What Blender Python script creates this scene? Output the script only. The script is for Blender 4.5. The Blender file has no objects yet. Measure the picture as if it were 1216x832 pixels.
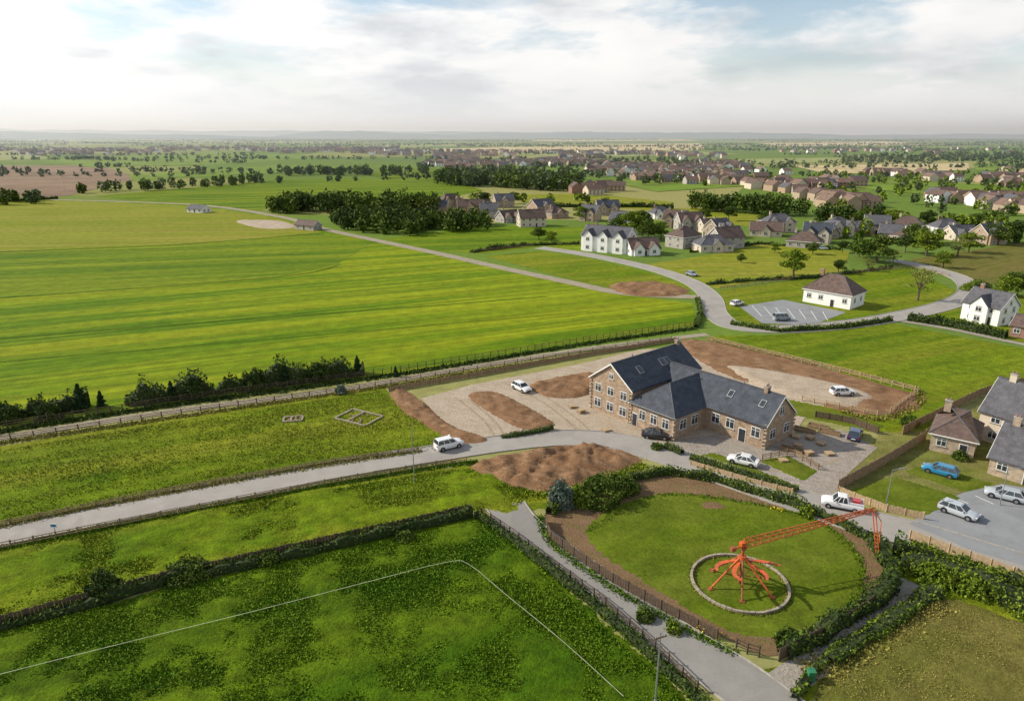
import bpy, math, random
import numpy as np
from mathutils import Vector, Matrix, noise as mnoise
random.seed(7); rng=np.random.default_rng(7)
sc=bpy.context.scene
CAM_H=45.0; F=811.0; PITCH=math.atan(256/F); SP,CP=math.sin(PITCH),math.cos(PITCH)
# survey helper: sight-line bearings measured from the drone -> metres on the ground plane
def G(u,v,z=0.0):
    y=(416-v)/F; dz=-SP+y*CP; dy=CP+y*SP; t=-(CAM_H-z)/dz
    return (t*(u-608)/F, t*dy)
def GP(l): return [G(*p) for p in l]

# ---------------- materials ----------------
def newmat(name):
    m=bpy.data.materials.new(name); m.use_nodes=True
    nt=m.node_tree; b=nt.nodes['Principled BSDF']; return m,nt,b
def noise_n(nt,vec,scale,detail=4,rough=.55,dist=0):
    n=nt.nodes.new('ShaderNodeTexNoise'); n.inputs['Scale'].default_value=scale
    n.inputs['Detail'].default_value=detail; n.inputs['Roughness'].default_value=rough; n.inputs['Distortion'].default_value=dist
    if vec: nt.links.new(vec,n.inputs['Vector'])
    return n.outputs['Fac']
def ramp(nt,fac,stops):
    r=nt.nodes.new('ShaderNodeValToRGB'); e=r.color_ramp.elements
    e[0].position=stops[0][0]; e[1].position=stops[-1][0]
    def c4(c): return (c,c,c,1) if isinstance(c,(int,float)) else (*c,1)
    e[0].color=c4(stops[0][1]); e[1].color=c4(stops[-1][1])
    for p,c in stops[1:-1]:
        x=e.new(p); x.color=c4(c)
    nt.links.new(fac,r.inputs[0]); return r.outputs[0]
def mix(nt,fac,a,b,mode='MIX'):
    m=nt.nodes.new('ShaderNodeMix'); m.data_type='RGBA'; m.blend_type=mode
    for s,i in ((fac,0),(a,6),(b,7)):
        if isinstance(s,(int,float)): m.inputs[i].default_value=s
        elif isinstance(s,tuple): m.inputs[i].default_value=(*s,1)
        else: nt.links.new(s,m.inputs[i])
    return m.outputs[2]
def mapping(nt,rot=0,scale=(1,1,1),vec=None):
    if vec is None: vec=nt.nodes.new('ShaderNodeTexCoord').outputs['Object']
    r=nt.nodes.new('ShaderNodeVectorRotate'); r.rotation_type='Z_AXIS'; r.inputs['Angle'].default_value=rot
    nt.links.new(vec,r.inputs['Vector'])
    m=nt.nodes.new('ShaderNodeMapping'); m.inputs['Scale'].default_value=scale
    nt.links.new(r.outputs[0],m.inputs['Vector']); return m.outputs[0]
def bump(nt,b,h,strength=.5,dist=.1):
    n=nt.nodes.new('ShaderNodeBump'); n.inputs['Strength'].default_value=strength; n.inputs['Distance'].default_value=dist
    nt.links.new(h,n.inputs['Height']); nt.links.new(n.outputs[0],b.inputs['Normal'])
def grass(name,c1,c2,c3,ang=0.0,big=.03,streak=.35,bs=.6,mid=.35,band=.12,midc=.25):
    m,nt,b=newmat(name)
    o=nt.nodes.new('ShaderNodeTexCoord').outputs['Object']
    A=ramp(nt,noise_n(nt,o,big,4,.6,.6),[(.35,0.0),(.65,1.0)])
    col=mix(nt,A,c1,c2)
    st=noise_n(nt,mapping(nt,-ang,(.006,.09,1),o),1.0,4,.62)
    col=mix(nt,ramp(nt,st,[(.42,0.0),(.6,streak)]),col,c3)
    if band>0:
        s2=noise_n(nt,mapping(nt,-ang,(.004,.55,1),o),1.0,2,.5)
        col=mix(nt,1.0,col,ramp(nt,s2,[(.35,1-band),(.65,1+band)]),'MULTIPLY')
    md=noise_n(nt,o,mid,5,.7)
    col=mix(nt,1.0,col,ramp(nt,md,[(.3,1-midc),(.7,1+midc)]),'MULTIPLY')
    fn=noise_n(nt,o,3.0,4,.75)
    col=mix(nt,1.0,col,ramp(nt,fn,[(.3,.68),(.7,1.3)]),'MULTIPLY')
    nt.links.new(col,b.inputs['Base Color']); b.inputs['Roughness'].default_value=.95
    b.inputs['Specular IOR Level'].default_value=.08
    bump(nt,b,fn,bs,.25); return m
def simple(name,c,rough=.8,metal=0,var=.25,scale=2.0,bs=.2,spec=.4,coat=0):
    m,nt,b=newmat(name)
    o=nt.nodes.new('ShaderNodeTexCoord').outputs['Object']
    n=noise_n(nt,o,scale,4,.65)
    col=mix(nt,1.0,c,ramp(nt,n,[(.3,1-var),(.7,1+var)]),'MULTIPLY')
    nt.links.new(col,b.inputs['Base Color']); b.inputs['Roughness'].default_value=rough
    b.inputs['Metallic'].default_value=metal; b.inputs['Specular IOR Level'].default_value=spec
    b.inputs['Coat Weight'].default_value=coat
    if bs>0: bump(nt,b,n,bs,.03)
    return m
def soil(name,c1,c2,c3):
    m,nt,b=newmat(name)
    o=nt.nodes.new('ShaderNodeTexCoord').outputs['Object']
    col=mix(nt,ramp(nt,noise_n(nt,o,.25,4,.65,.5),[(.35,0.0),(.65,1.0)]),c1,c2)
    col=mix(nt,ramp(nt,noise_n(nt,mapping(nt,.4,(.35,1.3,1),o),.9,5,.7),[(.5,0.0),(.7,.85)]),col,c3)
    f=noise_n(nt,o,4,5,.75)
    col=mix(nt,1.0,col,ramp(nt,f,[(.3,.6),(.7,1.3)]),'MULTIPLY')
    nt.links.new(col,b.inputs['Base Color']); b.inputs['Roughness'].default_value=.95; b.inputs['Specular IOR Level'].default_value=.1
    bump(nt,b,f,.8,.2); return m
def leaf(name,dark,light,scale=.5):
    m,nt,b=newmat(name)
    g=nt.nodes.new('ShaderNodeNewGeometry')
    o=nt.nodes.new('ShaderNodeTexCoord').outputs['Object']
    col=mix(nt,ramp(nt,noise_n(nt,o,scale,2,.6),[(.35,0.0),(.65,1.0)]),dark,light)
    col=mix(nt,1.0,col,ramp(nt,g.outputs['Random Per Island'],[(0,.6),(1,1.4)]),'MULTIPLY')
    nt.links.new(col,b.inputs['Base Color']); b.inputs['Roughness'].default_value=.75; b.inputs['Specular IOR Level'].default_value=.15
    return m
def brick(name,c1,c2,mortar):
    m,nt,b=newmat(name)
    o=nt.nodes.new('ShaderNodeTexCoord').outputs['Object']
    s=nt.nodes.new('ShaderNodeSeparateXYZ'); nt.links.new(o,s.inputs[0])
    a=nt.nodes.new('ShaderNodeMath'); a.operation='ADD'; nt.links.new(s.outputs[0],a.inputs[0]); nt.links.new(s.outputs[1],a.inputs[1])
    c=nt.nodes.new('ShaderNodeCombineXYZ'); nt.links.new(a.outputs[0],c.inputs[0]); nt.links.new(s.outputs[2],c.inputs[1])
    br=nt.nodes.new('ShaderNodeTexBrick'); nt.links.new(c.outputs[0],br.inputs['Vector'])
    br.inputs['Color1'].default_value=(*c1,1); br.inputs['Color2'].default_value=(*c2,1); br.inputs['Mortar'].default_value=(*mortar,1)
    br.inputs['Scale'].default_value=1; br.inputs['Brick Width'].default_value=.6; br.inputs['Row Height'].default_value=.26; br.inputs['Mortar Size'].default_value=.02
    n=noise_n(nt,o,1.3,5,.7)
    col=mix(nt,1.0,br.outputs[0],ramp(nt,n,[(.3,.65),(.7,1.3)]),'MULTIPLY')
    nt.links.new(col,b.inputs['Base Color']); b.inputs['Roughness'].default_value=.9; bump(nt,b,br.outputs[1],-.3,.02)
    return m
def rooftile(name,c):
    m,nt,b=newmat(name)
    o=nt.nodes.new('ShaderNodeTexCoord').outputs['Object']
    s=nt.nodes.new('ShaderNodeSeparateXYZ'); nt.links.new(o,s.inputs[0])
    w=nt.nodes.new('ShaderNodeMath'); w.operation='MULTIPLY'; w.inputs[1].default_value=4.5; nt.links.new(s.outputs[2],w.inputs[0])
    f=nt.nodes.new('ShaderNodeMath'); f.operation='FRACT'; nt.links.new(w.outputs[0],f.inputs[0])
    n=noise_n(nt,o,.9,5,.7); n2=noise_n(nt,o,6,3,.7)
    col=mix(nt,1.0,c,ramp(nt,n,[(.3,.65),(.7,1.45)]),'MULTIPLY')
    col=mix(nt,1.0,col,ramp(nt,n2,[(.3,.75),(.7,1.25)]),'MULTIPLY')
    col=mix(nt,1.0,col,ramp(nt,f.outputs[0],[(0,.75),(.25,1.05)]),'MULTIPLY')
    nt.links.new(col,b.inputs['Base Color']); b.inputs['Roughness'].default_value=.7; bump(nt,b,f.outputs[0],.4,.03)
    b.inputs['Specular IOR Level'].default_value=.25
    return m

M={}
D26=math.radians(24)
M['main']=grass('grass_meadow',(.075,.155,.003),(.125,.20,.004),(.215,.26,.008),D26,.012,1.0,.4,.3,.2)
M['main2']=grass('grass_meadow_b',(.07,.14,.004),(.11,.18,.005),(.18,.23,.01),math.radians(14),.02,.9,.4,.3,.16)
M['yel']=grass('grass_pale',(.165,.205,.010),(.21,.235,.018),(.26,.24,.04),math.radians(4),.02,.6,.4)
M['mid']=grass('grass_mid',(.085,.15,.004),(.145,.205,.006),(.215,.23,.018),D26,.06,.8,.8,.6,.12,.35)
M['low']=grass('grass_low',(.08,.145,.004),(.135,.195,.006),(.20,.22,.015),D26,.08,.8,1.0,.6,.15,.4)
M['deep']=grass('grass_deep',(.04,.10,.003),(.068,.135,.003),(.11,.17,.006),D26,.07,.8,1.2,.7,.15,.4)
M['margin']=grass('field_margin_grass',(.05,.10,.004),(.08,.135,.005),(.10,.15,.01),D26,.07,.5,1.0,.7,.1,.4)
M['lawn']=grass('lawn',(.075,.125,.005),(.115,.155,.010),(.15,.16,.025),.3,.10,.5,.3,.3,.05)
M['drygrass']=grass('dry_grass',(.115,.125,.022),(.15,.135,.035),(.18,.145,.045),.6,.08,.5,.7,.4,.1)
M['far1']=grass('far_field_green',(.13,.22,.02),(.16,.235,.03),(.18,.22,.05),.1,.01,.5,.1,.02,0)
M['far2']=grass('far_field_pale',(.24,.28,.09),(.27,.30,.10),(.30,.28,.13),.1,.01,.5,.1,.02,0)
M['fartan']=grass('far_field_tan',(.48,.39,.20),(.54,.44,.24),(.44,.37,.22),.1,.01,.5,.1,.02,0)
M['farbrown']=grass('far_field_brown',(.23,.155,.11),(.28,.19,.135),(.2,.165,.09),.1,.01,.5,.1,.02,0)
M['verge']=grass('verge',(.13,.17,.02),(.18,.18,.05),(.23,.195,.08),.2,.2,.5,.6,.5)
M['soil']=soil('soil',(.20,.11,.057),(.275,.16,.087),(.36,.245,.15))
M['soild']=soil('soil_bed',(.19,.12,.065),(.25,.16,.09),(.14,.15,.04))
M['gravel']=soil('gravel_hardstand',(.44,.36,.27),(.50,.42,.33),(.36,.27,.19))
M['track']=soil('track_gravel',(.34,.29,.22),(.40,.35,.27),(.22,.21,.09))
M['pave']=soil('court_paving',(.34,.30,.26),(.40,.36,.31),(.26,.21,.17))
M['path']=soil('footpath',(.35,.32,.28),(.40,.36,.31),(.28,.25,.19))
M['wheel']=soil('wheel_mud',(.36,.27,.19),(.40,.31,.22),(.44,.36,.27))
def roadm(name,c,v=.12):
    m,nt,b=newmat(name); o=nt.nodes.new('ShaderNodeTexCoord').outputs['Object']
    n=noise_n(nt,o,.3,6,.7,.4); f=noise_n(nt,o,9,3,.8)
    col=mix(nt,1.0,c,ramp(nt,n,[(.3,1-v),(.7,1+v)]),'MULTIPLY')
    col=mix(nt,ramp(nt,noise_n(nt,o,.11,3,.5,1.0),[(.56,0.0),(.60,.35)]),col,tuple(x*.72 for x in c))
    col=mix(nt,1.0,col,ramp(nt,f,[(.3,.88),(.7,1.12)]),'MULTIPLY')
    nt.links.new(col,b.inputs['Base Color']); b.inputs['Roughness'].default_value=.85; bump(nt,b,f,.2,.02); return m
M['road']=roadm('asphalt_worn',(.32,.30,.275)); M['lane']=roadm('lane_asphalt',(.25,.24,.22)); M['park']=roadm('parking_asphalt',(.24,.25,.26))
M['kerb']=simple('kerb_stone',(.36,.34,.30),.9)
M['white']=simple('white_paint',(.78,.78,.76),.6,var=.08)
M['cream']=simple('render_cream',(.58,.50,.40),.9,var=.1,scale=.8)
M['wwall']=simple('render_white',(.80,.80,.78),.9,var=.07,scale=.8)
M['grey']=simple('render_grey',(.40,.37,.34),.9,var=.12,scale=.8)
M['buff']=simple('buff_brick',(.38,.28,.20),.9,var=.15,scale=.8)
M['brick']=brick('stone_brick',(.37,.265,.175),(.26,.175,.115),(.40,.34,.27))
M['redbrick']=brick('red_brick',(.28,.14,.10),(.22,.11,.08),(.3,.26,.22))
M['stone']=brick('stone_wall',(.42,.33,.24),(.33,.25,.18),(.42,.37,.3))
M['slate']=rooftile('slate_roof',(.052,.062,.08)); M['slate2']=rooftile('grey_roof',(.095,.095,.108)); M['brownroof']=rooftile('brown_roof',(.115,.08,.068)); M['redroof']=rooftile('clay_roof',(.17,.115,.09))
M['ridge']=simple('ridge_tile',(.09,.09,.10),.7)
M['glass']=simple('window_glass',(.03,.04,.05),.08,var=.1,bs=0,spec=.8)
M['metal']=simple('galvanised',(.35,.36,.37),.45,.6)
M['wood']=simple('fence_wood',(.24,.165,.10),.9,var=.35,scale=3)
M['darkwood']=simple('dark_wood',(.10,.07,.048),.9,var=.35,scale=3)
M['palewood']=simple('pale_wood',(.45,.33,.20),.9,var=.25,scale=3)
M['conc']=simple('weathered_concrete',(.33,.29,.22),.9,var=.35,scale=1.5)
M['line']=simple('bleached_string_line',(.30,.34,.20),.9,var=.3,scale=1.5)
M['orange']=simple('orange_paint',(.55,.11,.025),.5,var=.35,scale=3,coat=.2)
M['rust']=simple('rusty_steel',(.28,.09,.035),.7,var=.4,scale=4)
M['bark']=simple('bark',(.12,.09,.06),.95,var=.4,scale=6,bs=.6)
M['tyre']=simple('tyre',(.02,.02,.02),.8); M['trim']=simple('dark_trim',(.03,.03,.035),.5)
M['lampw']=simple('headlamp',(.7,.72,.75),.1,bs=0,spec=.9); M['lampr']=simple('tail_lamp',(.35,.01,.01),.2,bs=0)
M['rim']=simple('alloy_rim',(.45,.45,.47),.3,.8,bs=0)
def paint(n,c): return simple('car_paint_'+n,c,.22,.0,var=.04,bs=0,spec=.6,coat=1.0)
PW=paint('white',(.78,.79,.80)); PB=paint('blue',(.02,.22,.42)); PD=paint('navy',(.015,.04,.11)); PK=paint('black',(.015,.015,.018)); PS=paint('silver',(.45,.50,.54)); PR=paint('red',(.45,.03,.025)); PG=paint('grey',(.25,.30,.34))
M['leaf']=leaf('foliage_mid',(.045,.085,.010),(.11,.155,.02)); M['leafd']=leaf('foliage_dark',(.028,.056,.010),(.07,.105,.018)); M['leafl']=leaf('foliage_light',(.10,.16,.012),(.18,.24,.02))
M['leafb']=leaf('foliage_blue',(.08,.12,.09),(.17,.21,.16)); M['leafy']=leaf('foliage_spring',(.14,.17,.03),(.22,.24,.06)); M['conif']=leaf('conifer',(.018,.045,.015),(.04,.08,.025))
M['farleaf']=leaf('far_foliage',(.05,.085,.035),(.11,.145,.05),.02); M['flower']=leaf('flowers',(.8,.5,.02),(.85,.65,.03))
M['tuft']=leaf('grass_tuft',(.065,.145,.004),(.115,.195,.007),.12); M['tuftl']=leaf('grass_tuft_light',(.13,.20,.008),(.21,.26,.015),.1)
M['tuftd']=leaf('grass_tuft_dry',(.19,.19,.035),(.27,.23,.06),.1)
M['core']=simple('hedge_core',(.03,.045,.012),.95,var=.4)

# ---------------- mesh helpers ----------------
class MB:
    def __init__(s): s.v=[];s.f=[];s.mi=[];s.mats=[];s.M=Matrix.Identity(4)
    def add(s,vs,fs,mat):
        o=len(s.v); s.v+= [tuple(s.M@Vector(p)) for p in vs]
        if mat not in s.mats: s.mats.append(mat)
        i=s.mats.index(mat)
        for f in fs: s.f.append(tuple(o+k for k in f)); s.mi.append(i)
    def box(s,c,d,mat,rz=0):
        x,y,z=d[0]/2,d[1]/2,d[2]/2; co,si=math.cos(rz),math.sin(rz)
        vs=[]
        for a in (-x,x):
            for b in (-y,y):
                for e in (-z,z): vs.append((c[0]+a*co-b*si,c[1]+a*si+b*co,c[2]+e))
        s.add(vs,[(0,1,3,2),(4,6,7,5),(0,4,5,1),(2,3,7,6),(0,2,6,4),(1,5,7,3)],mat)
    def cyl(s,p0,p1,r0,r1,mat,n=8,cap=True):
        p0,p1=Vector(p0),Vector(p1); d=(p1-p0).normalized()
        u=d.orthogonal().normalized(); w=d.cross(u); vs=[]
        for p,r in((p0,r0),(p1,r1)):
            for i in range(n):
                a=2*math.pi*i/n; vs.append(tuple(p+(u*math.cos(a)+w*math.sin(a))*r))
        fs=[(i,(i+1)%n,n+(i+1)%n,n+i) for i in range(n)]
        if cap: fs+=[tuple(range(n-1,-1,-1)),tuple(range(n,2*n))]
        s.add(vs,fs,mat)
    def obj(s,name,parent=None,smooth=False):
        me=bpy.data.meshes.new(name); me.from_pydata(s.v,[],s.f)
        for m in s.mats: me.materials.append(m)
        me.polygons.foreach_set('material_index',s.mi)
        if smooth: me.polygons.foreach_set('use_smooth',[True]*len(s.f))
        me.update(); o=bpy.data.objects.new(name,me); sc.collection.objects.link(o)
        if parent: o.parent=parent
        return o
def empty(name,loc=(0,0,0),rz=0):
    e=bpy.data.objects.new(name,None); e.location=loc; e.rotation_euler=(0,0,rz); sc.collection.objects.link(e); return e
def quad_mesh(name,V,mi,mats):
    n=len(V)//4; me=bpy.data.meshes.new(name)
    me.vertices.add(n*4); me.vertices.foreach_set('co',np.asarray(V,dtype=np.float32).ravel())
    me.loops.add(n*4); me.loops.foreach_set('vertex_index',np.arange(n*4,dtype=np.int32))
    me.polygons.add(n); me.polygons.foreach_set('loop_start',np.arange(0,n*4,4,dtype=np.int32))
    try: me.polygons.foreach_set('loop_total',np.full(n,4,dtype=np.int32))
    except Exception: pass
    for m in mats: me.materials.append(m)
    me.polygons.foreach_set('material_index',np.asarray(mi,dtype=np.int32)); me.update(calc_edges=True); me.validate(); return me
def quad_obj(name,V,mi,mats,loc=(0,0,0)):
    o=bpy.data.objects.new(name,quad_mesh(name,V,mi,mats)); o.location=loc; sc.collection.objects.link(o); return o
def leaves(c,size,up=0.0):
    n=len(c); a=rng.normal(size=(n,3)); a[:,2]+=up; a/=np.linalg.norm(a,axis=1)[:,None]
    b=rng.normal(size=(n,3)); b-=(b*a).sum(1)[:,None]*a; b/=np.linalg.norm(b,axis=1)[:,None]
    s=size*rng.uniform(.6,1.3,n)[:,None]
    return np.stack([c+a*s,c+b*s*.6,c-a*s,c-b*s*.6],1).reshape(-1,3)
def inpoly(P,poly):
    x,y=P[:,0],P[:,1]; r=np.zeros(len(P),bool); n=len(poly); j=n-1
    for i in range(n):
        xi,yi=poly[i]; xj,yj=poly[j]
        c=((yi>y)!=(yj>y))&(x<(xj-xi)*(y-yi)/((yj-yi)+1e-12)+xi); r^=c; j=i
    return r
def edist(P,poly):
    d=np.full(len(P),1e9); n=len(poly)
    for i in range(n):
        a=np.array(poly[i]);b=np.array(poly[(i+1)%n]); ab=b-a; t=np.clip(((P-a)@ab)/(ab@ab+1e-9),0,1)
        d=np.minimum(d,np.linalg.norm(P-(a+t[:,None]*ab),axis=1))
    return d
def scatter(poly,n):
    p=np.array(poly); lo,hi=p.min(0),p.max(0); out=np.zeros((0,2))
    while len(out)<n:
        q=rng.uniform(lo,hi,(n*2,2)); out=np.vstack([out,q[inpoly(q,poly)]])
    return out[:n]
def area(p):
    p=np.array(p); x,y=p[:,0],p[:,1]; return abs((x*np.roll(y,-1)-y*np.roll(x,-1)).sum())/2
def smooth(pts,n=6,closed=False):
    P=[np.array(p,float) for p in pts]; out=[]
    L=len(P); rngi=range(L if closed else L-1)
    for i in rngi:
        if closed: a,b,c,d=P[i-1],P[i],P[(i+1)%L],P[(i+2)%L]
        else: a=P[max(i-1,0)];b=P[i];c=P[i+1];d=P[min(i+2,L-1)]
        for k in range(n):
            t=k/n; out.append(tuple(.5*((2*b)+(-a+c)*t+(2*a-5*b+4*c-d)*t*t+(-a+3*b-3*c+d)*t**3)))
    if not closed: out.append(tuple(P[-1]))
    return out
def resample(pts,step,closed=False):
    P=[np.array(p,float) for p in pts]; 
    if closed: P.append(P[0])
    out=[];acc=0;
    for a,b in zip(P[:-1],P[1:]):
        L=np.linalg.norm(b-a)
        if L<1e-6: continue
        while acc<=L: out.append(tuple(a+(b-a)*acc/L)); acc+=step
        acc-=L
    return out
def poly(name,pts,z,mat,sm=0):
    if sm: pts=smooth(pts,sm,True)
    mb=MB(); vs=[(x,y,z) for x,y in pts]
    a=sum(pts[i-1][0]*pts[i][1]-pts[i][0]*pts[i-1][1] for i in range(len(pts)))
    idx=tuple(range(len(pts))) if a>0 else tuple(range(len(pts)-1,-1,-1))
    mb.add(vs,[idx],mat); return mb.obj(name)
def patch(name,pts,z,mat,res=.5,amp=.3,fs=.4,sm=4,fall=1.2,base=0.0,sink=.08):
    if sm: pts=smooth(pts,sm,True)
    p=np.array(pts); lo,hi=p.min(0)-res*2,p.max(0)+res*2
    nx=int((hi[0]-lo[0])/res)+2; ny=int((hi[1]-lo[1])/res)+2
    X,Y=np.meshgrid(lo[0]+np.arange(nx)*res,lo[1]+np.arange(ny)*res,indexing='ij')
    X=X+rng.uniform(-.25,.25,X.shape)*res; Y=Y+rng.uniform(-.25,.25,Y.shape)*res
    Q=np.stack([X.ravel(),Y.ravel()],1); ins=inpoly(Q,pts); d=edist(Q,pts)
    fallf=np.clip(d/fall,0,1)*ins
    h=np.array([mnoise.noise(Vector((a*fs,b*fs,3.1)))+.5*mnoise.noise(Vector((a*fs*2.7,b*fs*2.7,1.7)))+.3*mnoise.noise(Vector((a*fs*6,b*fs*6,.7))) for a,b in Q])
    Z=z+base*fallf+np.maximum(h*amp+amp*.45,0)*fallf
    Z=np.where(ins,Z,z-sink)
    keep=ins|(d<res*1.6)
    idx=-np.ones(len(Q),int); idx[keep]=np.arange(keep.sum()); I=idx.reshape(nx,ny)
    A,B,C,D=I[:-1,:-1],I[1:,:-1],I[1:,1:],I[:-1,1:]
    ok=(A>=0)&(B>=0)&(C>=0)&(D>=0)
    fs_=np.stack([A[ok],B[ok],C[ok],D[ok]],1)
    me=bpy.data.meshes.new(name); V=np.column_stack([Q,Z])[keep]
    me.from_pydata(V.tolist(),[],fs_.tolist()); me.materials.append(mat)
    me.polygons.foreach_set('use_smooth',[True]*len(fs_)); me.update()
    o=bpy.data.objects.new(name,me); sc.collection.objects.link(o); return o
def offs(pts):
    P=np.array(pts,float); T=np.gradient(P,axis=0); T/=np.linalg.norm(T,axis=1)[:,None]+1e-9
    return P,np.stack([-T[:,1],T[:,0]],1)
def strip(name,pts,w,z,mat,kerb=False,sm=6):
    if sm: pts=smooth(pts,sm)
    P,Nn=offs(pts); n=len(P)
    ww=np.interp(np.linspace(0,1,n),np.linspace(0,1,len(w)),w) if isinstance(w,(list,tuple)) else np.full(n,w)
    l=P+Nn*ww[:,None]/2; r=P-Nn*ww[:,None]/2; mb=MB()
    mb.add([(*a,z) for a in l]+[(*a,z) for a in r],[(i,n+i,n+i+1,i+1) for i in range(n-1)],mat); o=mb.obj(name)
    if kerb:
        for side in(1,-1):
            mk=MB(); a=P+Nn*side*(ww[:,None]/2+.0); b=P+Nn*side*(ww[:,None]/2+.15)
            vs=[(*q,0) for q in a]+[(*q,z+.10) for q in a]+[(*q,z+.10) for q in b]+[(*q,0) for q in b]
            fs=[]
            for i in range(n-1):
                for k in range(3): fs.append((k*n+i,k*n+i+1,(k+1)*n+i+1,(k+1)*n+i))
            mk.add(vs,fs,M['kerb']); mk.obj('kerb')
    return o
def hedge(name,pts,w,h,mat,leafs=.2,dens=26,closed=False,var=.35,core=True,mat2=None):
    P=resample(pts,.8,closed); 
    if closed: P.append(P[0])
    A,Nn=offs(P); n=len(A)
    hh=np.array([h*(1+var*1.6*mnoise.noise(Vector((a*.35,b*.35,7.3)))+var*.6*mnoise.noise(Vector((a*1.1,b*1.1,2.3)))) for a,b in A])
    www=np.array([w*(1+var*1.2*mnoise.noise(Vector((a*.4,b*.4,1.3)))) for a,b in A])
    prof=[(-.5,0),(-.5,.6),(-.3,.92),(.3,.92),(.5,.6),(.5,0)]; V=[]; mi=[]
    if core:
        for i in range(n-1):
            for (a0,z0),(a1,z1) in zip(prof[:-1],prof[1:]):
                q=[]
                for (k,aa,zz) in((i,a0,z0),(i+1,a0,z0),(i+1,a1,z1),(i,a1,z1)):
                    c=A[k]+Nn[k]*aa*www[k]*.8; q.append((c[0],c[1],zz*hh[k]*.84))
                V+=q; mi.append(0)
    N_=int(n*.8*dens*(h+w)); t=rng.uniform(0,n-1.001,N_); i=t.astype(int); f=(t-i)[:,None]
    c=A[i]*(1-f)+A[i+1]*f; nn=Nn[i]; H=hh[i]; Wd=www[i]
    th=rng.uniform(0,math.pi,N_); s=np.sign(np.cos(th))*np.abs(np.cos(th))**.6; zz=np.sin(th)**.6
    rad=rng.uniform(.85,1.15,N_)
    L=np.column_stack([c+nn*(s*Wd*.5*rad)[:,None],zz*H*rad])
    low=rng.uniform(size=N_)<.4; L[low,2]*=rng.uniform(.1,1,low.sum())
    LV=leaves(L,leafs)
    V=np.vstack([np.array(V).reshape(-1,3),LV]) if len(V) else LV
    m2=(rng.uniform(size=N_)<.3).astype(int)+1 if mat2 else np.ones(N_,int)
    return quad_obj(name,V,mi+list(m2),[M['core'],mat]+([mat2] if mat2 else []))
def fence(name,pts,h=1.2,kind='rail',mat=None,step=2.0,closed=False):
    mat=mat or M['wood']; P=resample(pts,step,closed)
    if closed: P.append(P[0])
    mb=MB()
    for i,p in enumerate(P):
        hz=h*random.uniform(.95,1.08); mb.box((p[0],p[1],hz/2),(.13,.13,hz),mat)
        if i<len(P)-1:
            q=P[i+1]; L=math.hypot(q[0]-p[0],q[1]-p[1]); a=math.atan2(q[1]-p[1],q[0]-p[0]); c=((p[0]+q[0])/2,(p[1]+q[1])/2)
            if kind=='rail':
                for k in(.35,.62,.9): mb.box((c[0],c[1],h*k+random.uniform(-.04,.04)),(L-.142,.05,.09),mat,a)
            elif kind=='board':
                nb=max(2,int(L/.33))
                for k in range(nb):
                    t=(k+.5)/nb; hz=h*random.uniform(.86,.97)
                    mb.box((p[0]+(q[0]-p[0])*t,p[1]+(q[1]-p[1])*t,hz/2+.03),(L/nb-.03,.04,hz),mat,a)
    return mb.obj(name)

# ---------------- ground ----------------
gm,nt,b=newmat('countryside')
o=nt.nodes.new('ShaderNodeTexCoord').outputs['Object']
mp=mapping(nt,.35,(1/420,1/230,1),o)
vo=nt.nodes.new('ShaderNodeTexVoronoi'); vo.inputs['Scale'].default_value=1; nt.links.new(mp,vo.inputs['Vector'])
sp=nt.nodes.new('ShaderNodeSeparateXYZ'); nt.links.new(vo.outputs['Color'],sp.inputs[0])
fc=ramp(nt,sp.outputs[0],[(0,(.12,.18,.03)),(.3,(.14,.215,.035)),(.5,(.11,.17,.04)),(.65,(.19,.235,.05)),(.8,(.34,.30,.14)),(.9,(.25,.26,.08)),(1,(.13,.17,.05))])
nn_=noise_n(nt,o,.4,5,.7); fc=mix(nt,1.0,fc,ramp(nt,nn_,[(.3,.75),(.7,1.2)]),'MULTIPLY')
nt.links.new(fc,b.inputs['Base Color']); b.inputs['Roughness'].default_value=1; b.inputs['Specular IOR Level'].default_value=.05
xs=[-30000,-14000,-7000,-3500,-1800,-1000,-600,-350,-200,-100,0,100,200,350,600,1000,1800,3500,7000,14000,30000]
ys=[-2000,-800,-300,-100,0,60,120,200,300,450,700,1200,1800,2500,4000,7000,12000,30000]
mb=MB(); vs=[(x,y,0) for x in xs for y in ys]; ny=len(ys)
mb.add(vs,[(i*ny+j,(i+1)*ny+j,(i+1)*ny+j+1,i*ny+j+1) for i in range(len(xs)-1) for j in range(ny-1)],gm); mb.obj('ground')

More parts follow.
